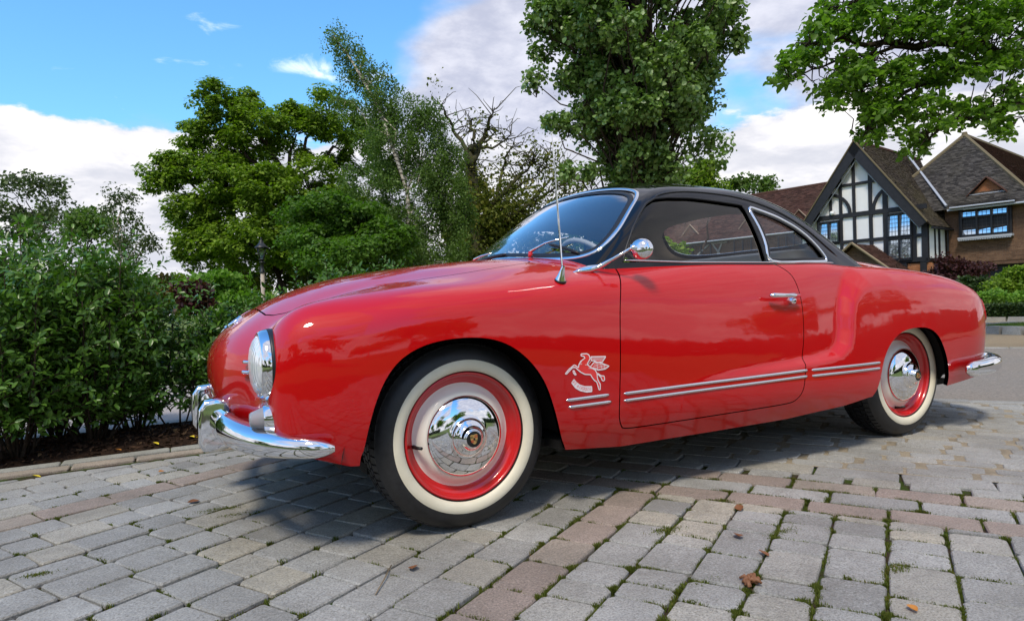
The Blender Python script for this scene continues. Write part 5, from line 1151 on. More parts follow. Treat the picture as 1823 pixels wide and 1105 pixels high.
m_crestred = simple('crest_red', (.5, .03, .02), .4)
m_lensglass = Mat('ribbed_clear_glass'); _w = m_lensglass.n('ShaderNodeTexWave', scale=26.0, dist=0); m_lensglass.l(m_lensglass.coord(), _w.inputs['Vector']); _w.bands_direction = 'Y'
m_lensglass.set(col=(.85, .88, .9), rough=.06, spec=.8, metal=.35); m_lensglass.bump(_w.outputs['Fac'], .5, .004); m_lensglass = m_lensglass.m
m_amber = simple('clear_plastic_lens', (.55, .56, .60), .12, spec=.8, trans=.5)

CAR = empty('coupe_car', (1.2, 0, 0), 0, 'glossy red classic coupe with black roof, whitewall tyres and chrome bumpers on the paving', 'car')
def cpart(name, V, T, mat, nrm=None, parent=None, **k):
    """part of the car given in world coordinates"""
    o = mesh(name, np.asarray(V)-(np.array((1.2, 0, 0)) if parent is None else 0), T, mat, CAR if parent is None else parent, nrm=nrm, **k)
    if parent is not None: o.matrix_parent_inverse = Matrix.Translation(Vector((-1.2, 0, 0)))
    return o
def cbuild(mb, name, mats, parent=None, smooth=True, angle=None):
    mb.V = [(v[0]-1.2, v[1], v[2]) for v in mb.V]
    o = mb.build(name, mats, parent or CAR, smooth, angle=angle)
    return o
def skin(name, F, P, T, mat, flange=.018, parent=None, out=0.0, edgekeep=None):
    """skin with analytic normals and turned-in edges"""
    P, T = compact(P, T); N = normals(F, P)
    if out: P = P+N*out
    E = np.concatenate([T[:, [0, 1]], T[:, [1, 2]], T[:, [2, 0]]]); key = np.sort(E, 1)
    u, inv, c = np.unique(key, axis=0, return_inverse=True, return_counts=True); b = E[c[inv.ravel()] == 1]
    if flange and len(b):
        n = len(P); ids = np.unique(b); mp = -np.ones(n, int); mp[ids] = np.arange(len(ids))
        P2 = P[ids]; P3 = P2-N[ids]*flange; k = len(ids)
        VV = np.concatenate([P, P2, P3]); i, j = mp[b[:, 0]]+n, mp[b[:, 1]]+n
        FT = np.concatenate([T, np.stack([j, i, i+k], 1), np.stack([j, i+k, j+k], 1)])
        # flange normals
        d = VV[j]-VV[i]; fn = np.cross(d, -(N[b[:, 0]])); L = np.linalg.norm(fn, axis=1)[:, None]; fn = -fn/np.maximum(L, 1e-9)
        FN = np.zeros((k, 3)); np.add.at(FN, mp[b[:, 0]], -fn); np.add.at(FN, mp[b[:, 1]], -fn)
        FN /= np.maximum(np.linalg.norm(FN, axis=1)[:, None], 1e-9)
        NN = np.concatenate([N, FN, FN])
    else: VV, FT, NN = P, T, N
    return cpart(name, VV, FT, mat, nrm=NN, parent=parent)
def ysurf(F, x, z, side=-1):
    x = np.atleast_1d(np.asarray(x, float)); z = np.atleast_1d(np.asarray(z, float))
    a = np.full(x.shape, .25); b = np.full(x.shape, 1.0)
    for _ in range(28):
        m = (a+b)/2; s = F(x, m, z) < 0; a = np.where(s, m, a); b = np.where(s, b, m)
    return np.stack([x, side*a, z], 1)
def xsurf(F, y, z, lo, hi):
    y = np.asarray(y, float); z = np.asarray(z, float); a = np.full(y.shape, hi); b = np.full(y.shape, lo)
    for _ in range(28):
        m = (a+b)/2; s = F(m, y, z) < 0; a = np.where(s, m, a); b = np.where(s, b, m)
    return np.stack([a, y, z], 1)
def zsurf(F, x, y, lo=.3, hi=1.4):
    x = np.asarray(x, float); y = np.asarray(y, float); a = np.full(x.shape, lo); b = np.full(x.shape, hi)
    for _ in range(28):
        m = (a+b)/2; s = F(x, y, m) < 0; a = np.where(s, m, a); b = np.where(s, b, m)
    return np.stack([x, y, a], 1)

# ---- outlines measured on the real thing (x, z) or (y, z)
DOOR = [(.72, 1.0), (.70, .90), (.655, .845), (.607, .78), (.583, .70), (.571, .60), (.563, .48), (.559, .38), (.561, .315), (.575, .282), (.605, .269), (.75, .267), (1.0, .269), (1.25, .273), (1.41, .277), (1.462, .288), (1.49, .315), (1.505, .36), (1.518, .42), (1.547, .51), (1.566, .60), (1.577, .69), (1.572, .78), (1.55, .825), (1.515, .852), (1.47, .872), (1.44, 1.0)]
ARF = [(-.356, .05), (-.356, .27), (-.349, .31), (-.337, .37), (-.309, .467), (-.259, .554), (-.189, .604), (-.1, .627), (.012, .629), (.109, .605), (.189, .549), (.251, .469), (.291, .371), (.33, .266), (.362, .20), (.38, .05)]
ARR = [(1.93, .05), (1.955, .22), (1.985, .27), (2.008, .32), (2.035, .39), (2.075, .45), (2.13, .497), (2.20, .53), (2.28, .545), (2.36, .547), (2.44, .535), (2.51, .495), (2.555, .435), (2.583, .375), (2.60, .318), (2.615, .25), (2.63, .05)]
def dens(P, k=5):
    f = nspl(np.arange(len(P)), np.array(P)); return [tuple(q) for q in f(np.linspace(0, len(P)-1, (len(P)-1)*k+1))]
ARF = dens(ARF); ARR = dens(ARR); DOOR = DOOR[:2]+dens(DOOR[2:-2], 4)+DOOR[-2:]
SWIN = [(.694, .872), (.724, .935), (.773, 1.007), (.830, 1.070), (.880, 1.114), (.930, 1.138), (1.0, 1.145), (1.12, 1.148), (1.25, 1.140), (1.402, 1.127), (1.412, 1.10), (1.425, 1.02), (1.438, .94), (1.446, .872)]
QWIN = [(1.436, 1.115), (1.49, 1.108), (1.545, 1.094), (1.60, 1.078), (1.66, 1.055), (1.72, 1.029), (1.785, .990), (1.84, .942), (1.872, .90), (1.872, .882), (1.85, .874), (1.70, .873), (1.474, .872), (1.468, .94), (1.455, 1.03)]
WSH = [(0, .933), (.15, .926), (.30, .912), (.40, .904), (.477, .900), (.54, .901), (.58, .910), (.603, .932), (.607, .97), (.60, 1.01), (.582, 1.05), (.56, 1.09), (.536, 1.131), (.515, 1.155), (.485, 1.177), (.44, 1.195), (.37, 1.212), (.27, 1.226), (.15, 1.234), (0, 1.237)]
WS = closed_spline(WSH[:-1]+[(0, 1.237)]+[(-a, b) for a, b in WSH[-2:0:-1]], 4)
RWH = [(0, .985), (.25, .982), (.40, .985), (.47, 1.0), (.49, 1.03), (.46, 1.08), (.40, 1.13), (.30, 1.165), (.15, 1.18), (0, 1.185)]
RW = closed_spline(RWH[:-1]+[(0, 1.185)]+[(-a, b) for a, b in RWH[-2:0:-1]], 4)
def zbot(x): return np.interp(x, [-.8, -.72, -.6, -.5, -.42, -.385, -.35, .3, .36, .6, 1.0, 1.45, 1.78, 1.94, 2.1, 2.6, 2.66, 2.8, 3.0, 3.12, 3.3], [.36, .345, .335, .31, .283, .270, .268, .235, .220, .198, .199, .205, .228, .250, .26, .24, .242, .25, .262, .285, .32])

P, Q = surfnet(Fbody, (-.86, -.96, .165), (3.42, .96, 1.0), .0125)
P = project(Fbody, P, 4); T = tris(Q)
X, Y, Z = P.T; AY = np.abs(Y)
big = 9.0
P, T = clip(P, T, P[:, 2]-zbot(P[:, 0]))
P, T = clip(P, T, np.where(np.abs(P[:, 1]) > .45, -sdpoly(P[:, 0], P[:, 2], ARF), np.maximum(-sdpoly(P[:, 0], P[:, 2], ARF), .3)))
P, T = clip(P, T, np.where(np.abs(P[:, 1]) > .45, -sdpoly(P[:, 0], P[:, 2], ARR), .3))
# cabin opening: what lies inside the greenhouse goes
g = Froof(*P.T)+.016; g = np.where((P[:, 2] < .80) | (P[:, 0] < .3) | (P[:, 0] > 2.7), .3, g)
P, T = clip(P, T, g)
def doorsd(P): return np.where(np.abs(P[:, 1]) > .42, sdpoly(P[:, 0], P[:, 2], DOOR), -.3)
HOOD = [(-.544, -.0001), (-.548, .2), (-.545, .29), (-.528, .35), (-.497, .40), (-.44, .435), (-.36, .468), (-.25, .50), (-.12, .522), (.05, .524), (.2, .512), (.34, .498), (.385, .488), (.398, .465), (.392, .43), (.375, .38), (.35, .2), (.34, 0)]
HOODP = HOOD+[(a, -b) for a, b in HOOD[-2:0:-1]]
def hoodsd(P): return np.where(P[:, 2] > .70, sdpoly(P[:, 0], P[:, 1], HOODP), -.3)
gd = doorsd(P); gap = .0022
Pb, Tb = clip(P, T, -gd-gap); Pd, Td = clip(P, T, gd-gap)
gh = hoodsd(Pb); Ph, Th = clip(Pb, Tb, gh-gap*1.1); Pb, Tb = clip(Pb, Tb, -gh-gap*1.1)
body = skin('body_shell', Fbody, Pb, Tb, m_red)
skin('bonnet', Fbody, Ph, Th, m_red)
DOORS = {}
for s in (-1, 1):
    m = (Pd[Td][:, :, 1].mean(1)*s) > 0
    DOORS[s] = skin('door', Fbody, Pd, Td[m], m_red)
# ---- greenhouse
P, Q = surfnet(Froof, (.30, -.80, .83), (2.80, .80, 1.36), .0125); P = project(Froof, P, 4); T = tris(Q)
g = Fbody(*P.T)+.010; g = np.where(P[:, 2] > .98, .3, g); P, T = clip(P, T, g)
P0, T0_ = P, T
def swin(P, poly): return np.where(np.abs(P[:, 1]) > .42, sdpoly(P[:, 0], P[:, 2], poly), -.3)
sS = closed_spline(SWIN, 3); sQ = closed_spline(QWIN, 3)
P, T = clip(P, T, -swin(P, SWIN)); P, T = clip(P, T, -swin(P, QWIN))
gw = np.where(P[:, 0] < 1.15, sdpoly(P[:, 1], P[:, 2], WS)-.006, -.3); P, T = clip(P, T, -gw)
gw = np.where(P[:, 0] > 1.7, sdpoly(P[:, 1], P[:, 2], RW), -.3); P, T = clip(P, T, -gw)
roof = skin('roof', Froof, P, T, m_black, flange=.022)
# headliner: the same skin, 24 mm further in
Ph_, Th_ = compact(P, T); Nh = normals(Froof, Ph_)
cpart('headliner', Ph_-Nh*.024, Th_[:, ::-1], m_head, nrm=-Nh)
# ---- glass
def pane(name, g, mat, side=None, inset=.009):
    Pg, Tg = clip(P0, T0_, g)
    if side: Tg = Tg[(Pg[Tg][:, :, 1].mean(1)*side) > 0]
    Pg, Tg = compact(Pg, Tg); N = normals(Froof, Pg)
    return cpart(name, Pg-N*inset, Tg, mat, nrm=N)
pane('windscreen', np.where(P0[:, 0] < 1.15, sdpoly(P0[:, 1], P0[:, 2], WS)-.001, -.3), m_wsglass, inset=.004)
pane('rear_window', np.where(P0[:, 0] > 1.7, sdpoly(P0[:, 1], P0[:, 2], RW)+.005, -.3), m_glass, inset=.006)
for s in (-1, 1):
    pane('door_window', swin(P0, SWIN)+.008, m_glass, s)
    pane('quarter_window', swin(P0, QWIN)+.008, m_glass, s)
# ---- window trims
def ribbon(pts, nr, w, h, closed=True, n=10):
    """half-round moulding following surface points with normals"""
    P = np.asarray(pts); N = np.asarray(nr); M = len(P); V = []; F = []
    t = (np.roll(P, -1, 0)-np.roll(P, 1, 0)) if closed else np.gradient(P, axis=0)
    t /= np.linalg.norm(t, axis=1)[:, None]; b = np.cross(t, N); b /= np.linalg.norm(b, axis=1)[:, None]
    for i in range(M):
        k = 1.0
        if not closed: k = min(1, .35+min(i, M-1-i)*.4)
        for j in range(n):
            a = math.pi*j/(n-1); V.append(P[i]+b[i]*math.cos(a)*w/2*k+N[i]*(math.sin(a)**.8*h*k-.001))
    for i in range(M if closed else M-1):
        for j in range(n-1): F.append((i*n+j, i*n+j+1, ((i+1) % M)*n+j+1, ((i+1) % M)*n+j))
    if not closed: F += [tuple(range(n)), tuple((M-1)*n+j for j in range(n))[::-1]]
    return V, F
def shrink(poly, d):
    P = np.asarray(poly, float); t = np.roll(P, -1, 0)-np.roll(P, 1, 0); t /= np.linalg.norm(t, axis=1)[:, None]
    n = np.stack([t[:, 1], -t[:, 0]], 1)
    A = .5*np.sum(P[:, 0]*np.roll(P[:, 1], -1)-np.roll(P[:, 0], -1)*P[:, 1])
    return P-n*d*(1 if A > 0 else -1)
wsp = xsurf(Froof, WS[:, 0], WS[:, 1], .2, 1.25); wsn = normals(Froof, wsp)
def resamp(P, k=1):
    for _ in range(k): P = .25*np.roll(P, 1, 0)+.5*P+.25*np.roll(P, -1, 0)
    return P
wsp = resamp(wsp, 2)
mb = MB(); mb.add(*ribbon(wsp, wsn, .017, .006)); cbuild(mb, 'windscreen_trim', m_chrome)
w2 = shrink(WS, .016); p = xsurf(Froof, w2[:, 0], w2[:, 1], .2, 1.25); mb = MB(); mb.add(*ribbon(resamp(p, 2), normals(Froof, p), .024, .003)); cbuild(mb, 'windscreen_seal', m_rubseal)
p = xsurf(Froof, RW[:, 0], RW[:, 1], 2.8, 1.5); mb = MB(); mb.add(*ribbon(p, normals(Froof, p), .016, .005)); cbuild(mb, 'rear_window_trim', m_chrome)
for s in (-1, 1):
    q = closed_spline(QWIN, 3); p = resamp(ysurf(Froof, q[:, 0], q[:, 1], s), 1)
    mb = MB(); mb.add(*ribbon(p, normals(Froof, p), .014, .006)); cbuild(mb, 'quarter_window_trim', m_chrome)
    q2 = shrink(q, .012); p = ysurf(Froof, q2[:, 0], q2[:, 1], s); mb = MB(); mb.add(*ribbon(p, normals(Froof, p), .014, .004)); cbuild(mb, 'quarter_window_seal', m_rubseal)
    q = np.array(SWIN); q = np.stack([np.interp(np.linspace(0, len(q)-1, 60), np.arange(len(q)), q[:, i]) for i in (0, 1)], 1)
    p = ysurf(Froof, q[:, 0], q[:, 1], s); mb = MB(); mb.add(*ribbon(p, normals(Froof, p), .009, .005, False)); cbuild(mb, 'door_window_seal', m_rubseal)
    # chrome strip along the belt under the windows
    x = np.linspace(.70, 1.93, 70); z = np.interp(x, [.7, 1.0, 1.9, 1.95], [.880, .871, .868, .869]); p = ysurf(Froof, x, z, s); n_ = normals(Froof, p)
    mb = MB(); mb.add(*ribbon(p, n_, .007, .006, False)); cbuild(mb, 'belt_strip', m_alu)
    # bright edge of the drip gutter above the side windows
    x = np.array([.915, .95, .98, 1.05, 1.143, 1.25, 1.36, 1.514, 1.6, 1.673, 1.75, 1.812, 1.87, 1.928, 1.98]); z = np.array([1.128, 1.150, 1.160, 1.172, 1.178, 1.176, 1.168, 1.139, 1.113, 1.085, 1.050, 1.018, .98, .938, .90])
    xx = np.linspace(.915, 1.98, 60); zz = nspl(x, z)(xx); p = ysurf(Froof, xx, zz, s); mb = MB(); mb.add(*ribbon(p, normals(Froof, p), .010, .006, False)); cbuild(mb, 'drip_rail', m_black)
    # ---- pairs of bright side strips
    for (xa, xb, za, zb_, sl) in ((.335, .515, .399, .401, 0), (.345, .524, .3745, .376, 0), (.577, 1.528, .3985, .408, 1), (.577, 1.524, .3735, .383, 1), (1.552, 2.018, .4065, .404, 0), (1.552, 2.014, .3815, .379, 0)):
        x = np.linspace(xa, xb, max(8, int((xb-xa)/.007))); z = za+(zb_-za)*(x-xa)/(xb-xa); p = ysurf(Fbody, x, z, s)
        mb = MB(); mb.add(*ribbon(p, normals(Fbody, p), .0115, .006, False)); cbuild(mb, 'side_strip', m_alu, parent=DOORS[s] if sl else None)
# ---- bumpers
def blade(path, name, rw, nseg=16, k=60):
    P = np.array(path, float); t = np.r_[0, np.cumsum(np.linalg.norm(np.diff(P[:, :3], axis=0), axis=1))]; f = nspl(t, P)
    u = np.linspace(0, t[-1], k); D = f(u); V = []; F = []
    tn = np.gradient(D[:, :2], axis=0); tn /= np.linalg.norm(tn, axis=1)[:, None]; nn = np.stack([tn[:, 1], -tn[:, 0]], 1)
    for i in range(k):
        hz, hd = D[i, 3], D[i, 4]
        for j in range(nseg):
            a = 2*math.pi*j/nseg; c, s_ = math.cos(a), math.sin(a)
            o = abs(c)**.75*np.sign(c)*hd; V.append((D[i, 0]+nn[i, 0]*o, D[i, 1]+nn[i, 1]*o, D[i, 2]+abs(s_)**.9*np.sign(s_)*hz))
    for i in range(k-1):
        for j in range(nseg): F.append((i*nseg+j, i*nseg+(j+1) % nseg, (i+1)*nseg+(j+1) % nseg, (i+1)*nseg+j))
    F += [tuple(range(nseg)), tuple((k-1)*nseg+j for j in range(nseg))]
    return V, F
half = [(-.702, 0, .372, .045, .030), (-.702, .12, .372, .045, .032), (-.697, .27, .371, .045, .034), (-.678, .42, .366, .045, .038), (-.640, .55, .358, .044, .042), (-.582, .655, .350, .039, .040), (-.52, .728, .344, .031, .032), (-.465, .765, .341, .023, .022), (-.436, .778, .340, .010, .010)]
full = [(a, -b, c, d, e) for a, b, c, d, e in half[::-1]]+half[1:]
mb = MB(); mb.add(*blade(full, '', 0, 20, 110)); fb = cbuild(mb, 'front_bumper', m_chrome)
for s in (-1, 1):
    mb = MB(); y0 = .245*s
    pr = [(-.665, .285), (-.71, .272), (-.750, .278), (-.764, .30), (-.766, .36), (-.762, .42), (-.745, .446), (-.705, .452), (-.67, .445), (-.655, .42), (-.655, .31)]
    V = []; F = []; secs = [(-.043, .86), (-.038, .97), (-.02, 1), (.02, 1), (.038, .97), (.043, .86)]; c0 = np.array([-.71, .362]); n = len(pr)
    for dy, k in secs:
        for a in pr: q_ = c0+(np.array(a)-c0)*k; V.append((q_[0], y0+dy, q_[1]))
    for i in range(len(secs)-1):
        for j in range(n): F.append((i*n+j, i*n+(j+1) % n, (i+1)*n+(j+1) % n, (i+1)*n+j))
    F += [tuple(range(n)), tuple((len(secs)-1)*n+j for j in range(n))]
    mb.add(V, F); o = cbuild(mb, 'bumper_guard', m_chrome, parent=fb, angle=60)
    md = o.modifiers.new('bevel', 'BEVEL'); md.width = .006; md.segments = 3; md.limit_method = 'ANGLE'; md.angle_limit = R(25)
    for zz in (.36,):
        mb = MB(); mb.tube([(-.70, y0, zz), (-.55, y0*.95, zz)], .018); cbuild(mb, 'bumper_bracket', m_dark, parent=fb)
halfr = [(3.385, 0, .33, .042, .03), (3.375, .2, .33, .042, .034), (3.35, .4, .328, .042, .038), (3.30, .56, .325, .042, .042), (3.21, .69, .323, .040, .042), (3.08, .778, .322, .042, .038), (2.92, .826, .320, .042, .032), (2.78, .842, .319, .039, .026), (2.715, .842, .318, .030, .018), (2.69, .840, .318, .014, .008)]
fullr = [(a, -b, c, d, e) for a, b, c, d, e in halfr[::-1]]+halfr[1:]
mb = MB(); mb.add(*blade(fullr, '', 0, 18, 110)); rb = cbuild(mb, 'rear_bumper', m_chrome)
for s in (-1, 1):
    mb = MB(); mb.box(3.36, 3.43, s*.30-.03, s*.30+.03, .26, .42, bev=.015); cbuild(mb, 'bumper_guard', m_chrome, parent=rb)
# ---- lamps
for s in (-1, 1):
    c = (-.582, .582*s, .573)
    mb = MB(); mb.lathe([(.107, -.03), (.108, .0), (.107, .008), (.104, .018), (.0995, .025), (.0955, .0285), (.0935, .028), (.092, .024), (.090, .012)], 'x', c, 56, sgn=-1); hb = cbuild(mb, 'headlight', m_chrome)
    mb = MB(); mb.lathe([(.0925, .018), (.088, .029), (.076, .039), (.056, .047), (.030, .0515), (.0005, .053)], 'x', c, 40, sgn=-1); cbuild(mb, 'lens', m_lensglass, parent=hb)
    mb = MB(); mb.lathe([(.1085, -.03), (.1092, -.004), (.1085, .002), (.10, .001)], 'x', c, 48, sgn=-1); cbuild(mb, 'rubber_ring', m_rubseal, parent=hb)
    # turn signal below it
    c = Vector((-.562, .612*s, .420)); ax = Vector((-1, -.05*s, -.02)).normalized(); rot = ax.to_track_quat('Z', 'Y').to_matrix().to_4x4(); rot.translation = c
    mb = MB(); mb.lathe([(.056, -.03), (.056, .004), (.051, .014), (.044, .028), (.040, .038), (.037, .042)], 'z', (0, 0, 0), 32); mb.V = [tuple(rot @ Vector((v[0], v[1]*1.0, v[2]))) for v in mb.V]; tl = cbuild(mb, 'turn_signal', m_chrome)
    mb = MB(); mb.lathe([(.0355, .040), (.034, .044), (.023, .074), (.019, .079), (.0005, .081)], 'z', (0, 0, 0), 24); mb.V = [tuple(rot @ Vector(v)) for v in mb.V]; cbuild(mb, 'signal_lens', m_amber, parent=tl)
    # grille on the nose: two bright bars over a painted dark opening
    mb = MB()
    y = np.linspace(.425, .52, 12)
    g_ = empty('grille', (0, 0, 0)); g_.parent = CAR; COL_ = g_
    for k_, zz in enumerate((.577, .546)):
        p = xsurf(Fbody, y, np.full(12, zz), -1.0, 0.2); p[:, 0] -= .016; p[:, 1] *= s
        mb = MB(); mb.tube(p, [.003]+[.006]*10+[.003], 8); o = cbuild(mb, 'grille_bar', m_alu, parent=g_)
    a = np.linspace(0, 2*math.pi, 40, endpoint=False); yy = .500+.062*np.cos(a); zz = .566+.052*np.sin(a)
    p = xsurf(Fbody, yy, zz, -1.0, .2); nn_ = normals(Fbody, p); p[:, 1] *= s; nn_[:, 1] *= s
    mb = MB(); mb.add(*ribbon(p, nn_, .014, .008)); cbuild(mb, 'grille_lip', m_red, parent=g_)
    r_ = np.linspace(0, .93, 6); V = []; F = []
    for i, rr in enumerate(r_):
        for aa in a: V.append((.500+.062*rr*math.cos(aa), .566+.052*rr*math.sin(aa)))
    V = np.array(V); p = xsurf(Fbody, V[:, 0], V[:, 1], -1., .2); p[:, 0] -= .0025; p[:, 1] *= s
    F = [(i*40+j, i*40+(j+1) % 40, (i+1)*40+(j+1) % 40, (i+1)*40+j) for i in range(5) for j in range(40)]
    mb = MB(); mb.add(p, F); cbuild(mb, 'grille_shade_disc', m_dark, parent=g_)  # black disc lying on the skin, shade of the opening put into its colour
    # tail lamp
    p = ysurf(Fbody, [3.16], [.60], s)[0]; nn_ = normals(Fbody, np.array([p]))[0]; rot = Vector(nn_).to_track_quat('Z', 'Y').to_matrix().to_4x4(); rot.translation = Vector(p)
    mb = MB(); mb.lathe([(.045, -.01), (.045, .01), (.038, .02), (.0005, .03)], 'z', (0, 0, 0), 24); mb.V = [tuple(rot @ Vector((v[0]*.7, v[1]*1.6, v[2]))) for v in mb.V]; cbuild(mb, 'tail_lamp', simple('tail_lamp_red', (.4, .01, .01), .15))
# bonnet badge
p = xsurf(Fbody, np.array([-.0]), np.array([.697]), -1, 0)[0]; nb = normals(Fbody, np.array([p]))[0]; rot = Vector(nb).to_track_quat('Z', 'Y').to_matrix().to_4x4(); rot.translation = Vector(p)
mb = MB(); mb.lathe([(.033, -.01), (.033, .004), (.029, .009), (.025, .010)], 'z', (0, 0, 0), 32, 0); mb.V = [tuple(rot @ Vector(v)) for v in mb.V]; bd = cbuild(mb, 'bonnet_badge', m_chrome)
mb = MB(); mb.lathe([(.026, .008), (.0005, .011)], 'z', (0, 0, 0), 32, 0); mb.V = [tuple(rot @ Vector(v)) for v in mb.V]; cbuild(mb, 'badge_face', m_blk, parent=bd)
# ---- wheels
def crest_shape(w, h):
    pts = [(-1, .9), (-.6, 1), (0, .93), (.6, 1), (1, .9), (.98, .1), (.75, -.5), (.35, -.88), (0, -1.05), (-.35, -.88), (-.75, -.5), (-.98, .1)]
    return [(a*w, b*h) for a, b in pts]
def make_wheel():
    """outer face towards -y, hub at origin, rim lip at y=-.70+.. (local y=0 is the rim plane)"""
    w = empty('wheel'); w.parent = CAR
    # tyre, local y<0 is outward ; rim plane y=0
    prof = [(.204, .006), (.2085, -.002), (.2110, -.0085)]
    white = [(.2110, -.0085), (.2150, -.0135), (.222, -.0175), (.231, -.0195), (.242, -.019), (.2475, -.0165)]
    side = [(.2475, -.0165), (.252, -.0155), (.262, -.013), (.278, -.006), (.290, .004), (.2955, .010), (.299, .014)]
    tread = [(.299, .014), (.3035, .020), (.3065, .030), (.3085, .050), (.3085, .115), (.3065, .135), (.3035, .147), (.297, .153)]
    inner = [(.297, .153), (.27, .170), (.24, .175), (.21, .165), (.205, .15)]
    mb = MB(); mb.lathe(prof, 'y', n=96, m=0); mb.lathe(white, 'y', n=96, m=1); mb.lathe(side, 'y', n=96, m=0); mb.lathe([(r-.006, h) for r, h in tread], 'y', n=96, m=0); mb.lathe(inner, 'y', n=96, m=0)
    # tread blocks: raised, separated by grooves
    def tr(r, h, a): return (r*math.cos(a), h, r*math.sin(a))
    nb = 72
    for k in range(nb):
        for (h0, h1, r0, r1, off) in ((.012, .036, .2985, .3075, 0), (.043, .062, .3085, .3088, .5), (.069, .096, .3088, .3088, 0), (.103, .122, .3088, .3085, .5), (.129, .154, .3075, .2985, 0)):
            a0 = 2*math.pi*(k+off+.08)/nb; a1 = 2*math.pi*(k+off+.86)/nb; sk = .012 if off else -.008
            top = [tr(r0, h0, a0), tr(r0, h0, a1), tr(r1, h1, a1+sk), tr(r1, h1, a0+sk)]
            bot = [tr(r0-.010, h0, a0), tr(r0-.010, h0, a1), tr(r1-.010, h1, a1+sk), tr(r1-.010, h1, a0+sk)]
            mb.add(top+bot, [(0, 1, 2, 3), (0, 4, 5, 1), (1, 5, 6, 2), (2, 6, 7, 3), (3, 7, 4, 0)], 0)
    # grooves on the shoulder
    ty = mb.build('tyre', [m_rubber, m_white], w, fixn=False, angle=40)
    # rim: rolled lip, well, cream disc
    red = [(.2035, .012), (.2075, .003), (.2075, -.004), (.2035, -.0075), (.1985, -.005), (.1965, .004), (.195, .014), (.190, .021), (.184, .0235), (.180, .027), (.1755, .033), (.170, .036)]
    mb = MB(); mb.lathe(red, 'y', n=96); mb.build('rim', m_redw, w, fixn=False)
    cream = [(.170, .036), (.164, .034), (.155, .026), (.147, .017), (.139, .010), (.133, .006), (.120, .006), (.03, .006)]
    mb = MB(); mb.lathe(cream, 'y', n=96); mb.build('wheel_disc', m_cream, w, fixn=False)
    cap = [(.1305, .006), (.131, -.002), (.1285, -.006), (.118, -.013), (.104, -.0195), (.088, -.0245), (.074, -.0275), (.064, -.029), (.0605, -.0315), (.0585, -.037), (.056, -.041), (.050, -.0435), (.042, -.047), (.036, -.054), (.033, -.062), (.0295, -.066), (.0275, -.0665)]
    mb = MB(); mb.lathe(cap, 'y', n=96); hc = mb.build('hub_cap', m_chrome, w, fixn=False)
    mb = MB(); mb.lathe([(.0285, -.060), (.0285, -.067), (.0255, -.0685)], 'y', n=40); mb.build('crest_ring', m_chrome, hc, fixn=False)
    mb = MB(); mb.lathe([(.0262, -.0675), (.0005, -.0695)], 'y', n=40); mb.build('crest_face', m_blk, hc, fixn=False)
    mb = MB(); S = crest_shape(.0125, .0155); n = len(S); yy = -.0712
    mb.add([(0, yy, 0)]+[(a, yy+.0004, b) for a, b in S]+[(a, yy+.002, b) for a, b in S], [(0, 1+i, 1+(i+1) % n) for i in range(n)]+[(1+i, 1+n+i, 1+n+(i+1) % n, 1+(i+1) % n) for i in range(n)], 0)
    def rect(x0, x1, z0, z1, m): mb.add([(x0, yy-.0006, z0), (x1, yy-.0006, z0), (x1, yy-.0006, z1), (x0, yy-.0006, z1)], [(0, 1, 2, 3)], m)
    for (x0, x1, z0, z1) in ((.002, .012, .0095, .0118), (.002, .012, .005, .0075), (-.0125, -.002, -.004, -.0015), (-.0115, -.002, -.0085, -.006)): rect(x0, x1, z0, z1, 1)
    for (x0, x1, z0, z1) in ((-.0125, -.003, .009, .0105), (-.0125, -.003, .0055, .007), (.003, .011, -.0045, -.003), (.003, .0095, -.0085, -.007)): rect(x0, x1, z0, z1, 2)
    rect(-.0032, .0032, -.0035, .0045, 2)
    mb.build('crest', [m_gold, m_crestred, m_blk], hc, smooth=False, fixn=False)
    mb = MB(); mb.tube([(-.168, .030, -.002), (-.165, .006, -.002), (-.158, -.018, -.001)], [.0065, .0055, .005], 10); mb.build('valve', m_rubseal, w)
    mb = MB(); mb.lathe([(.199, .02), (.19, .05), (.185, .15), (.06, .15), (.05, .03)], 'y', n=48); mb.build('rim_barrel', m_dark, w, fixn=False)
    return w
wheel = make_wheel()
wheel.location = (-1.2, -.70, .3075); wheel.rotation_euler = (0, R(-6), 0)
for (x, y, rz, spin) in ((2.4, -.70, 0, 0.0), (0, .70, math.pi, .4), (2.4, .70, math.pi, 1.9)):
    c = copy_tree(wheel, CAR); c.location = (x-1.2, y, .3075); c.rotation_euler = (0, R(-78) if (x > 1 and y < 0) else spin, rz)
# ---- underside: floor pan, wheel wells, axles
mb = MB(); mb.box(-.30, 2.95, -.60, .60, .205, .235); mb.box(-.52, -.30, -.58, .58, .30, .36); mb.box(.36, 1.95, -.70, .70, .21, .24); mb.box(-.58, -.50, -.45, .45, .34, .42); mb.box(2.75, 3.1, -.62, .62, .26, .40)
for xx in (0, 2.4): mb.tube([(xx, -.62, .30), (xx, .62, .30)], .035)
mb.box(2.5, 2.9, -.25, .25, .17, .26); cbuild(mb, 'floor_pan', m_dark, smooth=False)
for (xc, r0) in ((-.01, .40), (2.30, .38)):
    for s in (-1, 1):
        V = []; F = []; n = 28
        a = [math.pi*k/n for k in range(n+1)]
        for k in range(n+1):
            for yy in (.45, .745-.03*(k in (0, n))): V.append((xc+r0*math.cos(a[k]), s*yy, .262+r0*.96*math.sin(a[k])))
        for k in range(n): F.append((2*k, 2*k+1, 2*k+3, 2*k+2))
        b = len(V); V.append((xc, s*.45, .27)); F += [(b, 2*k, 2*k+2) for k in range(n)]
        mb = MB(); mb.add(V, F); cbuild(mb, 'wheel_well', m_dark)
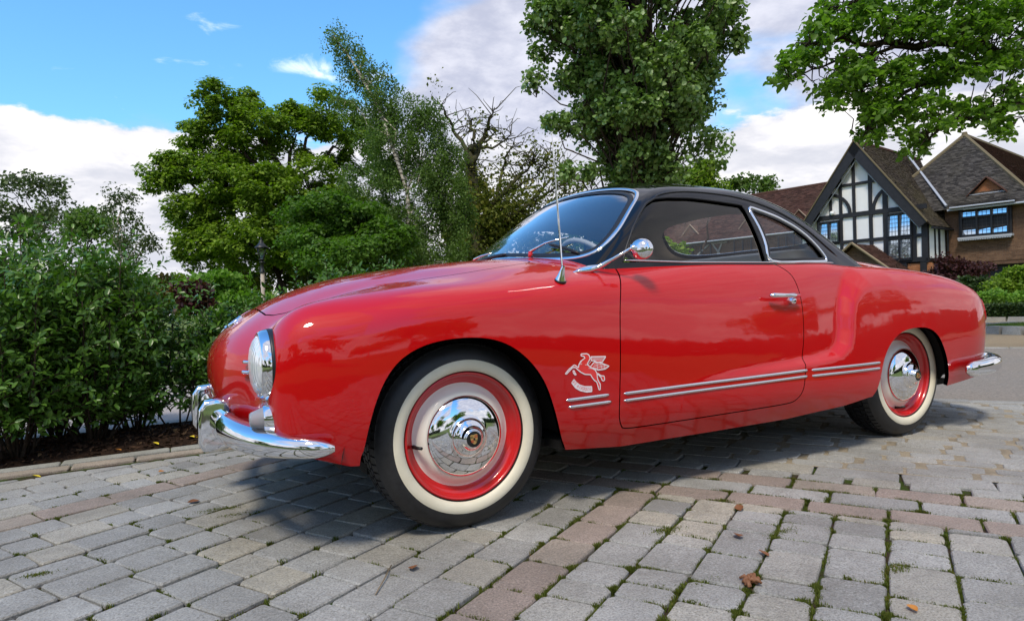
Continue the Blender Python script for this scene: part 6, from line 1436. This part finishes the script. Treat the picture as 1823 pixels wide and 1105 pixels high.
# ---- cabin
mb = MB(); mb.box(.50, .64, -.60, .60, .55, .875, bev=.03); cbuild(mb, 'dashboard', m_trimd)
mb = MB(); n = 40; mb.tube([(.0+.19*math.cos(2*math.pi*k/n), .19*math.sin(2*math.pi*k/n), 0) for k in range(n)], .011, 10, closed=True)
mb.tube([(-.18, 0, 0), (0, 0, -.03), (.18, 0, 0)], .009, 8); mb.tube([(0, 0, -.03), (0, 0, -.25)], .02, 10)
rot = Matrix.Translation((.80, -.33, .835)) @ Vector((.75, 0, .55)).to_track_quat('Z', 'Y').to_matrix().to_4x4(); mb.V = [tuple(rot @ Vector(v)) for v in mb.V]; cbuild(mb, 'steering_wheel', simple('steering_wheel_grey', (.42, .40, .37), .4))
for s in (-1, 1):
    mb = MB(); mb.box(1.10, 1.55, s*.34-.24, s*.34+.24, .38, .52, bev=.05); M_ = Matrix.Translation((1.56, s*.34, .50)) @ Matrix.Rotation(R(18), 4, 'Y'); mb.box(-.06, .06, -.24, .24, 0, .40, M=M_, bev=.05); cbuild(mb, 'front_seat', m_trimd)
    mb = MB(); p = ysurf(Fbody, np.linspace(.66, 1.9, 20), np.full(20, .86), s); V = []
    for q_ in p: V += [(q_[0], q_[1]-s*.045, .872), (q_[0], q_[1]-s*.06, .40)]
    mb.add(V, [(2*i, 2*i+1, 2*i+3, 2*i+2) for i in range(19)]); cbuild(mb, 'door_card', m_trimd)
    mb = MB(); V = []
    for q_ in p: V += [(q_[0], q_[1]-s*.004, .868), (q_[0], q_[1]-s*.05, .872)]
    mb.add(V, [(2*i, 2*i+1, 2*i+3, 2*i+2) for i in range(19)]); cbuild(mb, 'window_sill', m_rubseal)
mb = MB(); mb.box(1.80, 2.0, -.56, .56, .50, .945, bev=.06); cbuild(mb, 'rear_seat', m_seat)
mb = MB(); mb.box(2.0, 2.25, -.5, .5, .86, .875); mb.box(.5, 2.5, -.6, .6, .30, .34); cbuild(mb, 'parcel_shelf', m_trimd)
# cowl panel hiding the gap below the glass
# ---- antenna, mirror, wipers, handle
AB = ysurf(Fbody, [.366], [.803])[0]; AN = normals(Fbody, np.array([AB]))[0]
rot = Vector((0, -.42, .9)).to_track_quat('Z', 'X').to_matrix().to_4x4(); rot.translation = Vector(AB)
mb = MB(); mb.lathe([(.020, -.004), (.021, .003), (.019, .006)], 'z', (0, 0, 0), 20, 1); mb.lathe([(.019, .005), (.013, .022), (.008, .042), (.006, .052), (.0045, .056)], 'z', (0, 0, 0), 20, 0); mb.V = [tuple(rot @ Vector(v)) for v in mb.V]
top = Vector((.344, -.745, 1.312)); bp_ = Vector(AB)+Vector((0, -.015, .045))
mb.tube([bp_, bp_.lerp(top, .5), bp_.lerp(top, .5), top, top+Vector((0, 0, .004))], [.0034, .0032, .0025, .002, .003], 8, 0); cbuild(mb, 'antenna', [m_chrome, m_rubseal], angle=40)
f0 = Vector(ysurf(Fbody, [.470], [.837])[0]); f1 = Vector(ysurf(Fbody, [.552], [.838])[0]); hd = Vector((.640, -.785, .916))
mb = MB(); mb.tube([f0+Vector((-.008, 0, -.002)), f0.lerp(f1, .3)+Vector((0, 0, .004)), f0.lerp(f1, .7)+Vector((0, -.002, .008)), f1+Vector((.012, -.015, .016)), f1.lerp(hd, .5)+Vector((0, -.004, .004)), hd], [.003, .011, .015, .0095, .0055, .005], 12, 0)
mo = cbuild(mb, 'side_mirror', m_chrome)
hc_ = Vector((.672, -.80, .912)); rot = Vector((-.80, -.58, .10)).to_track_quat('Z', 'Y').to_matrix().to_4x4(); rot.translation = hc_
mb = MB(); mb.lathe([(.0005, .018), (.014, .0175), (.026, .0145), (.036, .008), (.0425, .001), (.0445, -.004), (.0455, -.009), (.043, -.011), (.0005, -.008)], 'z', (0, 0, 0), 32); mb.V = [tuple(rot @ Vector((v[0]*.92, v[1]*.85, v[2]))) for v in mb.V]; cbuild(mb, 'mirror_head', m_chrome, parent=mo)
mb = MB(); mb.tube([hd+Vector((-.006, 0, 0)), hd.lerp(hc_, .7)], [.012, .010], 14); cbuild(mb, 'mirror_pivot', m_chrome, parent=mo)
for (pv, tp, b0, b1) in (((.50, -.30), (.60, -.44), (.555, -.36), (.575, -.545)), ((.44, .12), (.47, .0), (.45, .06), (.475, -.13))):
    def onz(a, dz): q_ = max(zsurf(Froof, [a[0]], [a[1]], .7)[0][2], zsurf(Fbody, [a[0]], [a[1]], .7)[0][2]); return Vector((a[0], a[1], q_+dz))
    pvp = onz(pv, .004)
    mb = MB(); mb.tube([pvp+Vector((0, 0, -.02)), pvp+Vector((0, 0, .012))], [.012, .009], 12, 0); wp = cbuild(mb, 'wiper', [m_red])
    mid = (pv[0]*.6+tp[0]*.4, pv[1]*.6+tp[1]*.4)
    mb = MB(); mb.tube([pvp+Vector((0, 0, .012)), onz(mid, .028), onz(tp, .022)], [.007, .0045, .003], 8, 0); cbuild(mb, 'wiper_arm', m_chrome, parent=wp)
    pts = [onz((b0[0]+(b1[0]-b0[0])*k/8, b0[1]+(b1[1]-b0[1])*k/8), .010) for k in range(9)]
    mb = MB(); mb.tube(pts, [.003]+[.0065]*7+[.003], 6, 0); cbuild(mb, 'wiper_blade', m_rubseal, parent=wp)
for s in (-1, 1):
    p = ysurf(Fbody, [1.515, 1.50], [.722, .700], s); a, b_ = Vector(p[0]), Vector(p[1]); o_ = Vector((0, s, 0))
    mb = MB(); mb.tube([a+o_*.032+Vector((.012, 0, 0)), a+o_*.036+Vector((-.03, 0, .001)), a+o_*.040+Vector((-.09, 0, .003)), a+o_*.036+Vector((-.150, 0, .005)), a+o_*.030+Vector((-.165, 0, .005))], [.008, .009, .009, .010, .006], 12, 0)
    mb.lathe([(.014, -.004), (.013, .018), (.009, .034)], 'y', tuple(a), 16, 0, s); mb.lathe([(.015, -.004), (.0145, .02), (.010, .027), (.0045, .0275)], 'y', tuple(b_), 16, 0, s)
    cbuild(mb, 'door_handle', m_chrome, parent=DOORS[s])
# ---- winged horse sticker and its banner on the front wing
m_stw = simple('sticker_white', (.88, .78, .80), .4, coat=1); m_str = simple('sticker_red', (.80, .03, .03), .35, coat=1)
EX, EZ = 980, 600
def epix(u, v):
    """position on the sticker -> (x, z) on the wing (affine fit of three measured points)"""
    px, py = EX+u/7.893, EZ+v/7.893
    # corners: (1003,627)->(.327,.562) (1085,627)->(.519,.549) (1085,700)->(.515,.405) (1003,700)->(.324,.424)
    a = (px-1003)/82; b = (py-627)/73
    x = (1-a)*((1-b)*.327+b*.324)+a*((1-b)*.519+b*.515); z = (1-a)*((1-b)*.562+b*.424)+a*((1-b)*.549+b*.405)
    return x, z
def sticker_fill(mb, pts, h, m):
    from mathutils.geometry import tessellate_polygon
    q_ = np.array([epix(*p) for p in pts]); p = ysurf(Fbody, q_[:, 0], q_[:, 1]); p[:, 1] -= h
    tri = tessellate_polygon([[Vector((a, b, 0)) for a, b in q_]]); mb.add(p, tri, m)
def sticker_line(mb, pts, w, h, m, closed=False):
    q_ = np.array([epix(*p) for p in pts]); 
    if closed: q_ = np.concatenate([q_, q_[:1]])
    # resample
    d = np.r_[0, np.cumsum(np.linalg.norm(np.diff(q_, axis=0), axis=1))]; k = max(3, int(d[-1]/.004)); u = np.linspace(0, d[-1], k)
    q_ = np.stack([np.interp(u, d, q_[:, i]) for i in (0, 1)], 1); t = np.gradient(q_, axis=0); t /= np.linalg.norm(t, axis=1)[:, None]+1e-9; n = np.stack([-t[:, 1], t[:, 0]], 1)
    A = q_+n*w/2; B = q_-n*w/2; p = ysurf(Fbody, np.r_[A[:, 0], B[:, 0]], np.r_[A[:, 1], B[:, 1]]); p[:, 1] -= h
    mb.add(p, [(i, i+1, k+i+1, k+i) for i in range(k-1)], m)
BODY_ = [(420, 235), (500, 232), (530, 250), (545, 300), (520, 345), (500, 380), (560, 430), (610, 455), (640, 500), (645, 560), (655, 600), (690, 660), (690, 740), (672, 735), (655, 680), (640, 630), (600, 600), (570, 560), (550, 525), (470, 520), (410, 490), (375, 460), (340, 425), (300, 425), (250, 480), (215, 520), (200, 512), (250, 450), (320, 390), (345, 400), (380, 430), (385, 385), (410, 340), (470, 295), (460, 270), (415, 262)]
W1_ = [(555, 275), (770, 270), (720, 345), (640, 350), (600, 330), (560, 330)]
W2_ = [(540, 420), (600, 350), (680, 355), (815, 405), (760, 445), (660, 462), (600, 440)]
LEG2 = [(650, 505), (700, 540), (745, 545), (752, 600), (735, 615), (712, 600), (700, 565), (655, 520)]
LEG3 = [(305, 470), (325, 470), (330, 500), (352, 525), (335, 530), (308, 500)]
BAN = [(320, 590), (350, 630), (400, 668), (470, 690), (570, 690), (575, 765), (500, 772), (410, 752), (340, 712), (285, 640)]
mb = MB()
for S_ in (BODY_, W1_, W2_, LEG2, LEG3):
    sticker_fill(mb, S_, .0012, 1); sticker_line(mb, S_, .0036, .0016, 0, True)
for ln in ([(560, 290), (760, 285)], [(570, 305), (745, 300)], [(590, 320), (735, 318)], [(600, 380), (790, 420)], [(590, 400), (760, 435)], [(580, 420), (700, 452)], [(620, 362), (800, 402)], [(640, 360), (650, 455)], [(690, 362), (710, 450)], [(740, 375), (755, 440)], [(470, 385), (510, 390), (560, 335)], [(385, 385), (430, 375)], [(400, 470), (415, 490)], [(520, 435), (560, 440)], [(410, 370), (430, 320), (480, 290)]):
    sticker_line(mb, ln, .0014, .0018, 0)
he = cbuild(mb, 'winged_horse_sticker', [m_stw, m_str], smooth=False)
mb = MB(); sticker_fill(mb, BAN, .0012, 0); sticker_line(mb, BAN, .0022, .0014, 0, True); bn = cbuild(mb, 'sticker_banner', [m_stw], smooth=False)
# lettering, upside down along the arc: reads SCUDERIA FX from right to left
LET = {'S': [[(1, .9), (.5, 1), (0, .8), (.1, .55), (.9, .45), (1, .2), (.5, 0), (0, .1)]], 'C': [[(1, .85), (.5, 1), (0, .75), (0, .25), (.5, 0), (1, .15)]], 'U': [[(0, 1), (0, .2), (.5, 0), (1, .2), (1, 1)]],
 'D': [[(0, 0), (0, 1), (.6, 1), (1, .7), (1, .3), (.6, 0), (0, 0)]], 'E': [[(1, 1), (0, 1), (0, 0), (1, 0)], [(0, .5), (.8, .5)]], 'R': [[(0, 0), (0, 1), (.8, 1), (1, .75), (.8, .5), (0, .5)], [(.5, .5), (1, 0)]],
 'I': [[(.5, 0), (.5, 1)]], 'A': [[(0, 0), (.5, 1), (1, 0)], [(.2, .4), (.8, .4)]], 'X': [[(0, 0), (1, 1)], [(0, 1), (1, 0)]], 'F': [[(0, 0), (0, 1), (1, 1)], [(0, .5), (.8, .5)]]}
mb = MB(); txt = 'SCUDERIA FX'; arc = nspl([0, .25, .5, .75, 1], [(556, 727), (490, 729), (425, 712), (360, 676), (310, 622)])
for i, ch in enumerate(txt):
    if ch == ' ': continue
    t_ = (i+.1)/10.4; c_ = arc(np.array([t_]))[0]; c2 = arc(np.array([t_+.02]))[0]; d_ = c2-c_; d_ /= np.linalg.norm(d_); n_ = np.array([-d_[1], d_[0]])
    for st in LET[ch]:
        pts = [tuple(c_+d_*(a-.5)*19+n_*(-(.5-b))*44*1.0) for a, b in st]
        # letters stand on the outer side of the arc turned half round
        sticker_line(mb, [(p[0], p[1]) for p in pts], .0011, .0017, 0)
cbuild(mb, 'sticker_lettering', [m_str], smooth=False, parent=bn)
print('car built', round(time.time()-T00, 1))
